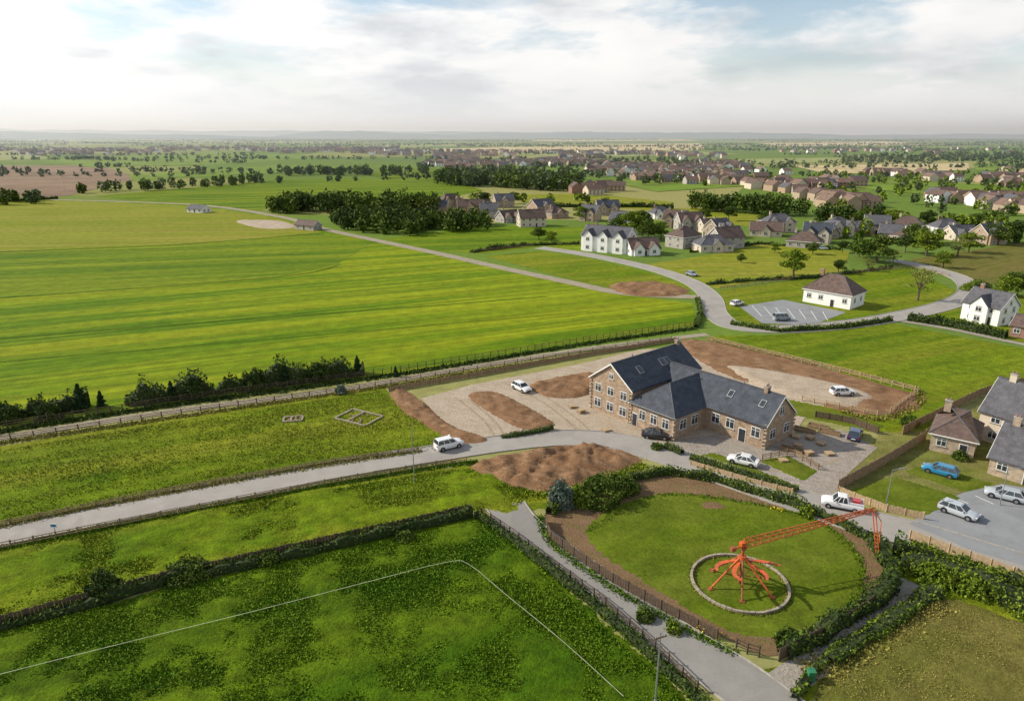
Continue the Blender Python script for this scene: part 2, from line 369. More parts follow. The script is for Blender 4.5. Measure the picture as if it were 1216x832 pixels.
def field(name,px,lv,m): return poly(name,GP(px),.012*lv,M[m])
for k,(px,m) in enumerate([
 ([(-150,198),(115,196),(168,211),(78,233),(-150,240)],'farbrown'),
 ([(30,190),(250,181),(410,186),(260,195),(110,199)],'far1'),
 ([(150,208),(330,196),(420,199),(330,205),(160,215)],'far1'),
 ([(-200,186),(30,182),(60,188),(-100,194)],'far2'),
 ([(500,177),(830,170),(840,178),(560,183)],'fartan'),
 ([(600,182),(800,178),(880,183),(680,187)],'far2'),
 ([(940,197),(1150,194),(1152,202),(985,207)],'fartan'),
 ([(840,190),(1000,187),(1100,190),(900,195)],'far2'),
 ([(1155,194),(1300,192),(1300,204),(1160,203)],'far1'),
 ([(1010,223),(1150,236),(1300,240),(1300,227),(1060,213)],'far1'),
 ([(720,216),(830,209),(890,221),(780,228)],'far1'),
 ([(900,170),(1050,168),(1100,171),(930,174)],'fartan'),
 ([(200,168),(420,167),(400,170),(210,171)],'far2'),
 ([(420,172),(600,171),(620,173),(440,175)],'far2'),
 ([(0,166),(180,165),(200,167),(20,168)],'far2'),
 ([(620,166),(800,165),(830,167),(640,168)],'fartan'),
 ([(420,205),(520,200),(560,206),(460,212)],'main2')]):
    poly('field',GP(px),.15+.02*k,M[m])
for nm,px,lv,m in [
 ('field',[(110,233),(340,213),(520,211),(575,226),(530,236),(330,241),(310,250),(200,243)],3,'main2'),
 ('field',[(590,231),(700,230),(800,240),(800,249),(640,245)],3,'yel'),
 ('field',[(750,249),(830,247),(950,262),(900,270),(830,262)],4,'yel'),
 ('field',[(455,284),(560,270),(620,268),(700,270),(695,298),(640,293),(575,301),(520,298)],3,'main2'),
 ('field',[(575,304),(640,298),(700,307),(770,323),(815,339),(820,350),(740,345),(680,332)],4,'mid'),
 ('field',[(765,314),(860,300),(900,290),(1010,298),(1000,322),(920,332),(850,343),(825,330)],3,'yel'),
 ('field',[(855,345),(950,332),(1080,318),(1135,345),(1110,362),(1000,384),(920,389),(865,378)],4,'mid'),
 ('field',[(1080,308),(1216,288),(1350,290),(1350,345),(1216,330),(1160,342),(1120,322)],3,'drygrass'),
 ('field',[(1120,352),(1170,345),(1350,370),(1350,430),(1216,407),(1080,380),(1110,366)],5,'mid'),
 ('meadow',[(-350,236),(70,237),(230,244),(330,258),(385,274),(440,286),(520,303),(600,321),(680,338),(740,350),(822,360),(828,386),(700,405),(560,430),(430,449),(200,480),(0,514),(-350,570)],2,'main'),
 ('meadow',[(-350,237),(70,238),(230,245),(330,259),(383,276),(250,288),(0,299),(-350,312)],4,'yel'),
 ('meadow',[(-350,313),(0,300),(250,289),(384,278),(440,290),(400,314),(330,329),(0,354),(-350,380)],3,'main2'),
 ('pasture',[(-350,600),(0,530),(200,497),(455,459),(475,480),(510,505),(560,532),(520,541),(300,573),(0,630),(-350,700)],2,'mid'),
 ('pasture',[(850,398),(920,398),(1060,384),(1216,414),(1350,440),(1350,455),(1216,458),(1160,470),(1090,515),(1030,512),(930,480),(1000,440),(840,404)],2,'mid'),
]: field(nm,px,lv,m)
for l,w in [([(-200,304),(0,299),(200,291),(383,277)],1.8),([(-200,367),(0,354),(330,329),(405,314)],1.2),([(-200,415),(0,402),(240,383),(500,364),(650,352)],.9),([(-200,450),(0,430),(260,408),(480,389),(700,370)],.4)]:
    strip('field_margin',GP(l),w,.06,M['margin'])
patch('pasture',GP([(-200,690),(0,652),(300,592),(520,555),(575,551),(640,585),(665,600),(600,612),(565,606),(450,631),(200,691),(0,744),(-200,800)]),.02,M['low'],.8,.5,.12,0,2)
patch('rough_field',GP([(-200,812),(0,748),(200,697),(450,639),(565,613),(640,668),(760,775),(830,840),(900,960),(500,1050),(-200,1000)]),.02,M['deep'],.6,.38,.16,0,2)
strip('farm_track',GP([(60,237),(230,243),(330,257),(385,272),(440,284),(520,301),(600,319),(680,336),(740,348),(830,353)]),[5,5,5,5,5,5],.07,M['track'])
strip('farm_track',GP([(-250,560),(0,520),(200,489),(400,463),(560,436),(700,414),(840,397)]),2.4,.07,M['track'])
strip('country_road',GP([(640,294),(700,303),(770,318),(818,334),(843,352),(850,372),(872,387),(925,391),(1000,386),(1060,377),(1125,362),(1152,347),(1140,330),(1095,316),(1060,309)]),[6,6,6.5,6.5,6],.08,M['road'],True)
strip('main_road',GP([(-250,690),(0,637),(150,605),(300,577),(400,558),(520,538),(600,526),(670,520),(730,524),(790,540),(870,567),(960,598),(1020,618),(1090,636),(1150,655),(1216,676),(1400,730)]),[5.2,5.2,5.2,5.4,6,6.2,6.5,7],.08,M['road'],True)
poly('parking_apron',GP([(1080,622),(1110,600),(1145,585),(1190,575),(1350,600),(1350,690),(1216,672),(1150,652)]),.092,M['park'])
for t in range(5):
    strip('bay_line',[G(1128+t*30,590+t*-1),G(1150+t*30,598+t*1)],.12,.10,M['white'],sm=0)
strip('lane',GP([(600,600),(617,622),(655,655),(720,703),(800,760),(880,812),(960,880),(1050,980)]),[5.0,4.6,5,5.2,5.5,5.5],.085,M['lane'],True)
poly('court_paving',GP([(800,523),(855,515),(910,530),(948,515),(1000,510),(1042,532),(1010,560),(990,590),(950,583),(870,556),(800,532)]),.06,M['pave'])
poly('gravel_yard',GP([(500,473),(560,457),(690,432),(760,415),(830,410),(860,440),(960,490),(940,520),(850,540),(790,533),(730,517),(670,513),(600,520),(575,524),(540,515)]),.05,M['gravel'])
for l,w in [([(590,524),(575,500),(545,475)],.4),([(602,523),(587,500),(556,473)],.4),([(690,515),(668,495),(640,475),(600,455)],.4),([(705,515),(682,495),(652,474),(612,453)],.4),([(760,520),(850,545),(930,560),(1000,545)],.3)]:
    strip('wheel_track',GP(l),w,.068,M['wheel'])
poly('parking_lot',GP([(878,364),(930,356),(1005,371),(965,386),(905,384)]),.07,M['park'])
for i in range(7):
    a=G(893+i*14,363+i*1.2); c=G(905+i*13,376+i*.8); strip('bay_line',[a,c],.15,.08,M['white'],sm=0)
strip('footpath',GP([(1070,381),(1130,391),(1216,409),(1300,425)]),2.2,.075,M['path'])
strip('footpath',GP([(930,812),(985,775),(1050,728),(1085,692)]),3.0,.05,M['path'])
patch('soil_heap',GP([(463,467),(480,463),(505,480),(535,505),(578,520),(570,527),(540,524),(505,505),(478,487)]),.03,M['soil'],.5,.5,.5,3,.8,.15)
patch('soil_heap',GP([(555,470),(590,466),(655,500),(650,508),(622,510),(590,495)]),.05,M['soil'],.5,.4,.5,3,.8,.15)
patch('soil_heap',GP([(628,457),(700,442),(712,452),(697,470),(655,472)]),.05,M['soil'],.5,.5,.5,3,.8,.15)
patch('soil_heap',GP([(558,555),(600,540),(700,527),(762,545),(735,558),(690,575),(640,584),(590,573)]),.03,M['soil'],.45,1.0,.35,3,1.5,.15)
patch('soil_field',GP([(808,410),(845,405),(1088,468),(1050,493),(990,485),(900,458),(850,440)]),.06,M['soil'],.6,.4,.3,2,1.2,.1)
patch('gravel_yard',GP([(860,436),(900,438),(990,455),(1040,472),(1020,484),(960,478),(900,460)]),.10,M['gravel'],.6,.15,.22,3,1.5,.5)
patch('soil_heap',GP([(725,338),(780,335),(818,345),(800,352),(745,350)]),.07,M['soil'],.8,.8,.3,3,2,.3)
patch('soil_heap',GP([(280,262),(330,262),(350,270),(310,271)]),.07,M['gravel'],1.2,.3,.2,3,2,.1)
gb=[(648,612),(700,582),(790,563),(850,572),(960,607),(1035,642),(1058,680),(1055,705),(1000,742),(925,778),(875,764),(800,727),(720,683),(655,640)]
poly('garden_bed',GP(gb),.03,M['soild'],5)
lw=[(697,627),(730,602),(790,586),(860,592),(950,610),(1000,635),(1024,665),(1022,705),(975,740),(920,757),(870,750),(800,712),(730,668),(703,645)]
patch('lawn',GP(lw),.06,M['lawn'],.6,.08,.2,5,.8,.03)
patch('soil_patch',GP([(830,600),(845,596),(862,602),(845,606)]),.12,M['soild'],.5,.1,.5,3,.5,.06)
poly('verge',GP([(1060,650),(1216,695),(1400,750),(1400,820),(1216,740),(1100,705),(1060,690)]),.04,M['low'])
patch('dry_pasture',GP([(960,850),(975,800),(1040,750),(1115,703),(1216,738),(1380,800),(1380,1000),(1050,1000)]),.03,M['drygrass'],.8,.2,.2,0,1.5)
poly('verge',GP([(905,795),(930,790),(1060,700),(1085,690),(1110,705),(1040,752),(975,800),(960,850),(1000,930),(930,850)]),.035,M['low'])
for l in [[(900,547),(935,541),(972,560),(955,572)],[(1003,585),(1060,566),(1145,592),(1100,614),(1050,606)],[(1075,560),(1100,550),(1180,575),(1150,585)],[(820,540),(850,538),(950,578),(930,585)],[(925,478),(960,480),(1050,505),(1042,512),(940,492)]]:
    patch('lawn',GP(l),.075,M['lawn'],.5,.06,.3,0,.5,.04)
poly('verge',GP([(1045,515),(1110,510),(1216,455),(1400,470),(1400,610),(1190,575),(1100,600),(1000,590),(995,580)]),.03,M['verge'])
strip('string_line',GP([(-100,832),(0,806),(150,768),(300,731),(450,692),(530,672),(556,674),(600,710),(670,768),(740,832)]),.08,.52,M['line'],sm=3)

# ---------------- tufts ----------------
cA,sA=math.cos(D26),math.sin(D26)
def tufts(name,px,n,size,mat,z=.15,thr=-.9,up=1.2):
    p=scatter(GP(px),n)
    k=np.array([mnoise.noise(Vector(((a*cA+b*sA)*.05,(-a*sA+b*cA)*.28,5.0)))+.5*mnoise.noise(Vector(((a*cA+b*sA)*.2,(-a*sA+b*cA)*.7,2.0))) for a,b in p]); p=p[k+rng.normal(size=len(p))*.3>thr]
    c=np.column_stack([p,np.full(len(p),z)+rng.uniform(0,.1,len(p))]); V=leaves(c,size,up); quad_obj(name,V,[0]*len(c),[mat])
RF=[(-50,765),(200,702),(450,645),(560,620),(640,680),(760,785),(830,850),(700,880),(-50,880)]
LF=[(-50,680),(0,655),(300,598),(520,560),(570,556),(640,588),(600,608),(450,626),(200,685),(-50,745)]
tufts('grass_tufts',RF,95000,.12,M['tuft'],.16,-.5); tufts('grass_tufts',RF,12000,.10,M['tuftl'],.18,.2)
tufts('grass_tufts',LF,40000,.12,M['tuftl'],.1,-.3); tufts('grass_tufts',LF,14000,.13,M['tuft'],.14,.1)
PFd=[(-30,540),(200,502),(450,465),(550,530),(300,570),(-30,630)]
tufts('grass_tufts',PFd,34000,.12,M['tuftl'],.05,-.2); tufts('grass_tufts',PFd,9000,.14,M['tuftd'],.05,.2)
tufts('grass_tufts',[(980,810),(1040,757),(1115,710),(1216,742),(1216,850),(970,850)],5000,.07,M['tuftd'],.08)
tufts('grass_tufts',[(700,640),(790,590),(950,612),(1020,668),(1000,730),(920,755),(800,710)],9000,.06,M['tuft'],.08,0)
def edge(pxl,w,n,size,mat,z=.12):
    P=resample(smooth(GP(pxl),6),.5); A,Nn=offs(P); i=rng.integers(0,len(A),n); c=A[i]+Nn[i]*rng.normal(size=n)[:,None]*w+rng.uniform(-.3,.3,(n,2))
    quad_obj('long_grass',leaves(np.column_stack([c,rng.uniform(.02,z*2,n)]),size,1.5),[0]*n,[mat])
edge([(-60,664),(0,652),(200,612),(400,574),(520,554),(565,549)],.35,7000,.17,M['tuft'])
edge([(-60,638),(0,626),(150,595),(300,567),(400,550),(500,536)],.3,5000,.15,M['tuftd'])
edge([(-60,524),(0,513),(200,482),(430,451),(560,431),(700,408),(826,390)],.5,9000,.3,M['leafd'])
edge([(-60,538),(0,527),(200,497),(460,459),(560,442),(690,422)],.4,6000,.2,M['tuftd'])
edge([(572,618),(600,638),(650,676),(710,720),(770,775),(840,842)],.4,4000,.15,M['tuft'])
edge([(640,614),(655,645),(720,694),(800,740),(872,776)],.25,3000,.13,M['tuft'])
edge([(842,402),(960,430),(1090,464),(1052,498),(1000,488)],.4,3000,.2,M['tuftd'])
edge([(560,560),(590,578),(640,588),(700,578),(765,552)],.5,3500,.16,M['tuftl'])
edge([(1085,646),(1216,696)],.3,2000,.18,M['leafl'])
edge([(700,630),(790,588),(950,612),(1022,668),(1000,735),(920,758)],.25,2500,.12,M['tuft'])
edge([(960,800),(1010,775),(1110,712)],.8,3000,.16,M['tuftd'])

# ---------------- hedges ----------------
hedge('hedge',GP([(-150,790),(0,748),(100,722),(200,692),(300,672),(450,638),(562,612)]),1.0,1.2,M['leafd'],.17,30,var=.6,mat2=M['leaf'])
hedge('hedge',GP([(566,614),(590,628),(640,668),(700,715),(760,768),(835,840),(900,910)]),.8,1.0,M['leafd'],.16,30,var=.5,mat2=M['leaf'])
hedge('shrub_row',GP([(-60,504),(0,497),(60,490),(110,483)]),2.2,2.3,M['leafd'],.26,16,var=.9,mat2=M['leaf'])
hedge('shrub_row',GP([(150,480),(190,476),(260,465),(340,455),(436,443)]),2.6,2.9,M['leafd'],.26,16,var=.8,mat2=M['leaf'])
hedge('garden_hedge',GP([(652,612),(680,590),(712,578),(790,562),(850,571),(960,606),(1035,641)]),1.2,1.3,M['leaf'],.16,36,var=.4,mat2=M['leafl'])
hedge('garden_hedge',GP([(1035,641),(1058,680),(1056,704),(1000,742),(925,782)]),1.5,1.7,M['leafd'],.17,36,var=.4,mat2=M['leaf'])
hedge('garden_hedge',GP([(1112,703),(1065,735),(1015,765),(985,788)]),1.5,.9,M['leaf'],.17,30,var=.4,mat2=M['leafl'])
hedge('garden_hedge',GP([(1000,765),(960,805),(940,835)]),.9,.6,M['leaf'],.17,26,var=.5,mat2=M['leafl'])
hedge('shrub_bank',GP([(1070,665),(1120,680),(1216,712),(1330,750)]),5.0,1.4,M['leafl'],.18,34,var=.6,mat2=M['leaf'])
hedge('shrub_bank',GP([(1060,655),(1130,672),(1216,698),(1330,735)]),1.4,1.8,M['leaf'],.18,28,var=.6,mat2=M['leafl'])
hedge('box_hedge',GP([(820,545),(870,560),(950,585)]),1.0,.9,M['leaf'],.15,30,var=.2,mat2=M['leafl'])
hedge('box_hedge',GP([(790,531),(812,541)]),1.0,.9,M['leaf'],.15,30,var=.2)
hedge('hedge',GP([(1078,380),(1130,388),(1195,402)]),2.2,2.0,M['leafd'],.3,14,var=.2)
hedge('hedge',GP([(595,520),(625,516),(657,510)]),1.0,.8,M['leaf'],.16,24)
hedge('hedge',GP([(868,385),(925,394),(1000,390),(1060,381)]),1.2,1.1,M['leaf'],.25,14,mat2=M['leafl'])
hedge('hedge',GP([(826,390),(832,372),(828,355)]),1.2,1.3,M['leaf'],.25,12)
hedge('field_hedge',GP([(650,246),(760,246),(800,248)]),2,2.5,M['leafd'],.6,4)
hedge('field_hedge',GP([(-200,244),(0,240),(70,236)]),2,2,M['leafd'],.6,3)
hedge('field_hedge',GP([(560,300),(620,292),(690,290)]),1.5,1.2,M['leafd'],.4,6,var=.8)
hedge('field_hedge',GP([(840,338),(900,333),(960,331),(1060,318)]),1.3,1.0,M['leaf'],.35,7,var=.8)
hedge('field_hedge',GP([(820,300),(900,290),(1000,297)]),1.3,1.2,M['leaf'],.4,6,var=.8)
hedge('flower_border',GP([(826,745),(845,752),(858,757)]),.8,.7,M['flower'],.10,26,core=False)
hedge('flower_border',GP([(915,604),(935,610)]),.6,.5,M['flower'],.09,16,core=False)
for p,r,h,m,nm in [((125,706),1.9,2.4,'leafd','bush'),((225,684),2.6,1.5,'leaf','bush'),((712,592),3.6,2.9,'leaf','bush'),((687,596),2.0,1.9,'leafl','bush'),((740,583),2.2,2.0,'leaf','bush'),((666,601),1.7,3.2,'leafb','blue_shrub'),((940,765),1.6,1.4,'leaf','bush'),((480,640),1.2,1.0,'leaf','bush'),((320,668),1.2,1.3,'leaf','bush'),((405,467),1.0,1.6,'leafb','bush'),((1160,345),4,3,'leafl','bush'),((1110,688),2.2,1.8,'leafl','bush'),((1150,700),2.0,1.6,'leafl','bush'),((958,612),1.0,1.2,'leafl','bush'),((1080,505),1.4,1.6,'leaf','bush'),((1140,545),1.1,1.1,'leaf','bush'),((780,533),.9,.9,'leaf','bush'),((765,735),.9,1.0,'leaf','bush'),((800,750),.8,.9,'leafl','bush'),((60,497),2,2.8,'leafd','bush'),((300,462),2.2,3.6,'leafd','bush'),((380,452),2,3.8,'leafd','bush'),((230,472),2,3.3,'leafd','bush'),((10,500),2.2,3.0,'leafd','bush')]:
    x,y=G(*p); K=int(800*r*h/2); d=rng.normal(size=(K,3)); d/=np.linalg.norm(d,axis=1)[:,None]; d[:,2]=np.abs(d[:,2])
    lump=np.array([1+.45*mnoise.noise(Vector((q[0]*2.2+x,q[1]*2.2,q[2]*2.2))) for q in d])
    rr=(rng.uniform(.3,1,K)**.4*lump)[:,None]; c=d*rr*np.array([r,r,h]); c[:,2]+=.1
    quad_obj(nm,leaves(c,.18),[0]*K,[M[m]],(x,y,0))

# ---------------- trees ----------------
def tube(p0,p1,r0,r1,n=6):
    p0,p1=Vector(p0),Vector(p1); d=(p1-p0).normalized(); u=d.orthogonal().normalized(); w=d.cross(u); q=[]
    for i in range(n):
        a,b=2*math.pi*i/n,2*math.pi*(i+1)/n
        for p,r,t in((p0,r0,a),(p0,r0,b),(p1,r1,b),(p1,r1,a)): q.append(tuple(p+(u*math.cos(t)+w*math.sin(t))*r))
    return q
def tree_mesh(name,h=9,cw=4,leafm='leaf',nl=2600,ls=.28,conifer=False,sparse=False):
    Q=[];
    if conifer:
        Q+=tube((0,0,0),(0,0,h*.95),.16,.03); z=rng.uniform(.05,1,nl)**1.1
        a=rng.uniform(0,6.28,nl); tier=.75+.3*np.sin(z*22+a*2); r=(1-z)**.7*cw*.45*tier*rng.uniform(.5,1,nl)
        c=np.column_stack([np.cos(a)*r,np.sin(a)*r,z*h-.15*r])
    else:
        pts=[(0,0,0),(random.uniform(-.15,.15),random.uniform(-.15,.15),h*.25),(random.uniform(-.3,.3),random.uniform(-.3,.3),h*.5),(0,0,h*.8)]
        for a,b_,r0,r1 in zip(pts[:-1],pts[1:],(.3,.22,.15),(.22,.15,.05)): Q+=tube(a,b_,r0*h/9,r1*h/9)
        cl=[]
        for i in range(13):
            a=i*2.4+random.uniform(-.4,.4); z0=h*random.uniform(.2,.5); R=cw*random.uniform(.55,1); z1=h*random.uniform(.32,.88)
            R*=math.sqrt(max(.15,1-((z1/h-.55)/.46)**2)); e=(math.cos(a)*R,math.sin(a)*R,z1); m_=(e[0]*.5,e[1]*.5,(z0+z1)/2+.2)
            Q+=tube((0,0,z0),m_,.09*h/9,.06*h/9,5); Q+=tube(m_,e,.06*h/9,.02,5); cl.append(e); cl.append((e[0]*.55,e[1]*.55,z1*.95+.3))
        cl+= [(0,0,h*.9),(cw*.2,0,h*.8),(-cw*.2,cw*.1,h*.7)]
        cl=np.array(cl); k=rng.integers(0,len(cl),nl); d=rng.normal(size=(nl,3)); d/=np.linalg.norm(d,axis=1)[:,None]
        rad=cw*(.26 if sparse else .36)*rng.uniform(.7,1.15,len(cl))[k]; c=cl[k]+d*(rad*rng.uniform(.2,1,nl)**.45)[:,None]*np.array([1,1,.8])
    nb=len(Q)//4; V=np.vstack([np.array(Q),leaves(c,ls)])
    return quad_mesh(name,V,[0]*nb+[1]*nl,[M['bark'],M[leafm]])
T=[tree_mesh('tree_a',9,4.2,'leaf',3600),tree_mesh('tree_b',9,3.6,'leafd',3200),tree_mesh('tree_c',9,4,'leafl',3200),tree_mesh('tree_bare',9,3.6,'leafy',1100,.2,sparse=True),tree_mesh('tree_con',9,5,'conif',2400,.3,True)]
def tree(p,h,k,name='deciduous_tree',w=1):
    x,y=G(*p); o=bpy.data.objects.new(name,T[k]); s=h/9; o.scale=(s*w,s*w,s); o.location=(x,y,0); o.rotation_euler=(0,0,random.uniform(0,6)); sc.collection.objects.link(o)
for p,h,k,w in [((942,328),9,2,1.15),((995,325),5,1,1.1),((1040,312),10.5,0,1.7),((1100,304),9.5,2,1.4),((1137,305),8,3,1.3),((1090,357),10,3,1.0),((1195,352),6,2,1.4),((1075,300),7,1,1.3),((1020,305),7,0,1.4),((748,282),12,2,1.1),((770,286),10,0,1.2),((762,280),12,1,1.1),((735,277),9,0,1.2),((785,284),8,2,1.1),((1165,350),4,1,1.6),((1180,290),9,0,1.4),((1205,288),10,1,1.4),((690,262),8,2,1.2),((838,262),7,0,1.3),((920,300),4,2,1.2),((880,312),3.5,0,1),((1030,322),5,3,1),((1060,315),6,3,1),((1150,300),8,2,1.3),((1085,290),9,0,1.3),((640,285),6,0,1.2),((655,288),5,2,1.2),((865,262),8,1,1.2),((1000,300),5,1,1.2),((965,302),5,0,1.2),((1120,318),6,2,1.2),((1025,268),9,0,1.3),((980,266),9,1,1.2),((910,268),8,0,1.3),((1060,270),9,2,1.3),((1160,275),9,0,1.4),((1100,272),9,1,1.3),((720,250),8,0,1.3),((610,242),8,0,1.4),((575,242),8,1,1.3),((1208,350),7,0,1.2)]:
    tree(p,h,k,'deciduous_tree',w)
for p,h in [((97,487),4.8),((121,483),3.0),((205,475),3.6),((425,443),3.6),((470,447),2.2),((340,457),4.0)]: tree(p,h,4,'pine_tree',1.4)
def wood(name,px,sp,h0,h1,mat,nq=90,q=.9,lim=900):
    pl=GP(px); n=max(3,int(area(pl)/sp**2)); n=min(n,lim); P=scatter(pl,n); allc=[]; 
    for x,y in P:
        h=random.uniform(h0,h1); r=h*random.uniform(.28,.42); d=rng.normal(size=(nq,3)); d/=np.linalg.norm(d,axis=1)[:,None]
        lump=1+.3*np.sin(d[:,0]*5+x)*np.sin(d[:,1]*5+y)
        c=d*(rng.uniform(.45,1,nq)**.5*lump)[:,None]*np.array([r,r,h*.45])+np.array([x,y,h*.5]); allc.append(c)
    c=np.vstack(allc); k=rng.integers(0,2,len(P)).repeat(nq); return quad_obj(name,leaves(c,q),k,[M[mat[0]],M[mat[1]]])
A_=('leafd','leaf'); B2=('farleaf','leaf'); B3=('farleaf','farleaf')
wood('woodland',[(515,214),(600,209),(690,220),(682,228),(600,225),(520,220)],9,10,15,B2,110,1.4)
wood('woodland',[(312,249),(420,244),(520,247),(515,252),(400,254),(330,255)],7.5,9,13,A_,150,1.0)
wood('woodland',[(395,264),(450,261),(580,263),(582,273),(470,281),(410,274)],6,6,10,('leaf','leafd'),170,.85)
wood('woodland',[(820,245),(900,248),(945,252),(965,259),(900,256),(820,250)],7,9,12,A_,130,1.0)
wood('woodland',[(960,260),(1060,263),(1060,270),(970,267)],8,8,11,A_,130,1.0)
wood('woodland',[(1070,268),(1300,268),(1300,276),(1090,276)],9,6,10,('leaf','leafl'),110,1.0)
wood('woodland',[(90,228),(330,214),(335,218),(95,231)],15,6,11,B2,110,1.2)
wood('woodland',[(-200,240),(50,238),(50,243),(-200,246)],11,7,10,B2,110,1.1)
wood('woodland',[(330,206),(510,204),(510,208),(340,210)],16,8,12,B2,100,1.4)
wood('woodland',[(700,216),(880,208),(880,214),(710,223)],26,6,11,B2,90,1.2)
wood('woodland',[(540,236),(700,238),(700,242),(540,241)],15,5,8,('leaf','leafl'),90,1.0)
wood('woodland',[(960,262),(1216,266),(1216,300),(1000,292)],22,5,9,('leaf','leafl'),130,.85)
wood('woodland',[(1000,188),(1216,184),(1216,192),(1000,194)],30,8,12,B3,40,2.2)
cs=[]
for k in range(170):
    Y=random.uniform(27,88)**2 
    X=random.uniform(-.85,.85)*Y; L=random.uniform(80,700)*(Y/1500)**.5; a=random.gauss(0,.25); n=int(L/12)+3; wd=random.choice([1.5,2,3,3,18])*(Y/1500)**.4
    if random.random()<.10: wd*=2.5; n=int(n*1.8)
    t=rng.uniform(-.5,.5,n)*L; s=rng.normal(size=n)*wd; px_=X+t*math.cos(a)-s*math.sin(a); py_=Y+t*math.sin(a)+s*math.cos(a)
    for x,y in zip(px_,py_):
        if y<640 : continue
        h=random.uniform(4,9); d=rng.normal(size=(14,3)); d/=np.linalg.norm(d,axis=1)[:,None]; cs.append(d*np.array([h*.4,h*.4,h*.4])+np.array([x,y,h*.5]))
c=np.vstack(cs); quad_obj('distant_tree_belt',leaves(c,2.1),[0]*len(c),[M['farleaf']])

# ---------------- hills ----------------
hm=simple('hill_cover',(.11,.15,.12),1,var=.25,scale=.002,bs=0,spec=.05)
def hill(name,u0,u1,D,prof,dep,hm=hm):
    n=90; rows=6; mb=MB(); vs=[]
    for i in range(n+1):
        u=u0+(u1-u0)*i/n; X=D*(u-608)/F/CP
        hh=np.interp(i/n,np.linspace(0,1,len(prof)),prof)*(1+.3*mnoise.noise(Vector((X*.0012,D*.01,0)))+.15*mnoise.noise(Vector((X*.006,D*.01,3))))
        for j in range(rows+1):
            t=j/rows; vs.append((X,D+dep*(t-.5),hh*math.sin(math.pi*t)**1.2-1*(j in(0,rows))))
    mb.add(vs,[(i*(rows+1)+j,(i+1)*(rows+1)+j,(i+1)*(rows+1)+j+1,i*(rows+1)+j+1) for i in range(n) for j in range(rows)],hm); mb.obj(name,smooth=True)
hill('hills',-500,360,9000,[90,110,130,150,140,90,60,50,10],2500)
hill('hills',340,560,10500,[5,60,100,95,60,50,5],1800)
hill('hills',-500,700,14500,[120,130,140,150,130,120,110,90],2500)
hill('hills',500,1000,12000,[20,80,90,80,85,70,20],2500)
hill('hills',900,1800,12500,[20,50,60,50,60,60,40,50],2500)

# ---------------- buildings ----------------
def gable_roof(mb,x0,x1,y0,y1,ze,zr,mat,ov=.4,th=.2,gx=.3):
    ym=(y0+y1)/2; sl=(zr-ze)/(ym-y0); e=ze-ov*sl
    cs_=[(y0-ov,e),(ym,zr),(y1+ov,e),(y1+ov,e-th),(ym,zr-th*1.1),(y0-ov,e-th)]
    vs=[(x0-gx,y,z) for y,z in cs_]+[(x1+gx,y,z) for y,z in cs_]
    fs=[(i,(i+1)%6,6+(i+1)%6,6+i) for i in range(6)]+[(0,5,4,1),(1,4,3,2),(6,7,10,11),(7,8,9,10)]
    mb.add(vs,fs,mat)
    mb.box(((x0+x1)/2,ym,zr+.03),(x1-x0+2*gx-.02,.26,.1),M['ridge'])
def barge(mb,x,s,y0,y1,ze,zr,ov=.4,mat=None):
    ym=(y0+y1)/2; sl=(zr-ze)/(ym-y0)
    for sg,ye in((-1,y0-ov),(1,y1+ov)):
        e=ze-ov*sl
        vs=[(x,ye,e-.02),(x,ym,zr-.02),(x,ym,zr-.30),(x,ye,e-.26)]; vs+=[(x+s*.05,b,c_) for a,b,c_ in vs]
        mb.add(vs,[(0,1,2,3),(7,6,5,4),(0,4,5,1),(3,2,6,7),(0,3,7,4),(1,5,6,2)],mat or M['white'])
def hip_roof(mb,x0,x1,y0,y1,ze,zr,mat,ov=.45,i0=None,i1=None):
    ym=(y0+y1)/2; w=(y1-y0)/2; i0=w if i0 is None else i0; i1=w if i1 is None else i1
    X0,X1,Y0,Y1=x0-ov,x1+ov,y0-ov,y1+ov; e=ze-.12
    vs=[(X0,Y0,e),(X1,Y0,e),(X1,Y1,e),(X0,Y1,e),(x0+i0,ym,zr),(x1-i1,ym,zr),(X0,Y0,e-.18),(X1,Y0,e-.18),(X1,Y1,e-.18),(X0,Y1,e-.18)]
    mb.add(vs,[(0,1,5,4),(1,2,5),(2,3,4,5),(3,0,4),(9,8,7,6)],mat)
    mb.add(vs,[(0,6,7,1),(1,7,8,2),(2,8,9,3),(3,9,6,0)],M['white'])
    for a,b_ in((0,4),(3,4),(1,5),(2,5),(4,5)):
        if (Vector(vs[a])-Vector(vs[b_])).length>.3: mb.cyl(vs[a],vs[b_],.09,.09,M['ridge'],6)
def walls(mb,x0,x1,y0,y1,ze,zr,mat,gable=(True,True)):
    ym=(y0+y1)/2; g=.1
    mb.add([(x0,y0,0),(x1,y0,0),(x1,y1,0),(x0,y1,0),(x0,y0,ze),(x1,y0,ze),(x1,y1,ze),(x0,y1,ze)],[(0,1,5,4),(2,3,7,6),(1,2,6,5),(3,0,4,7)],mat)
    for gf,x,rev in((gable[0],x0,1),(gable[1],x1,0)):
        if gf: mb.add([(x,y0,ze),(x,y1,ze),(x,ym,zr-g)],[(0,1,2) if not rev else (0,2,1)],mat)
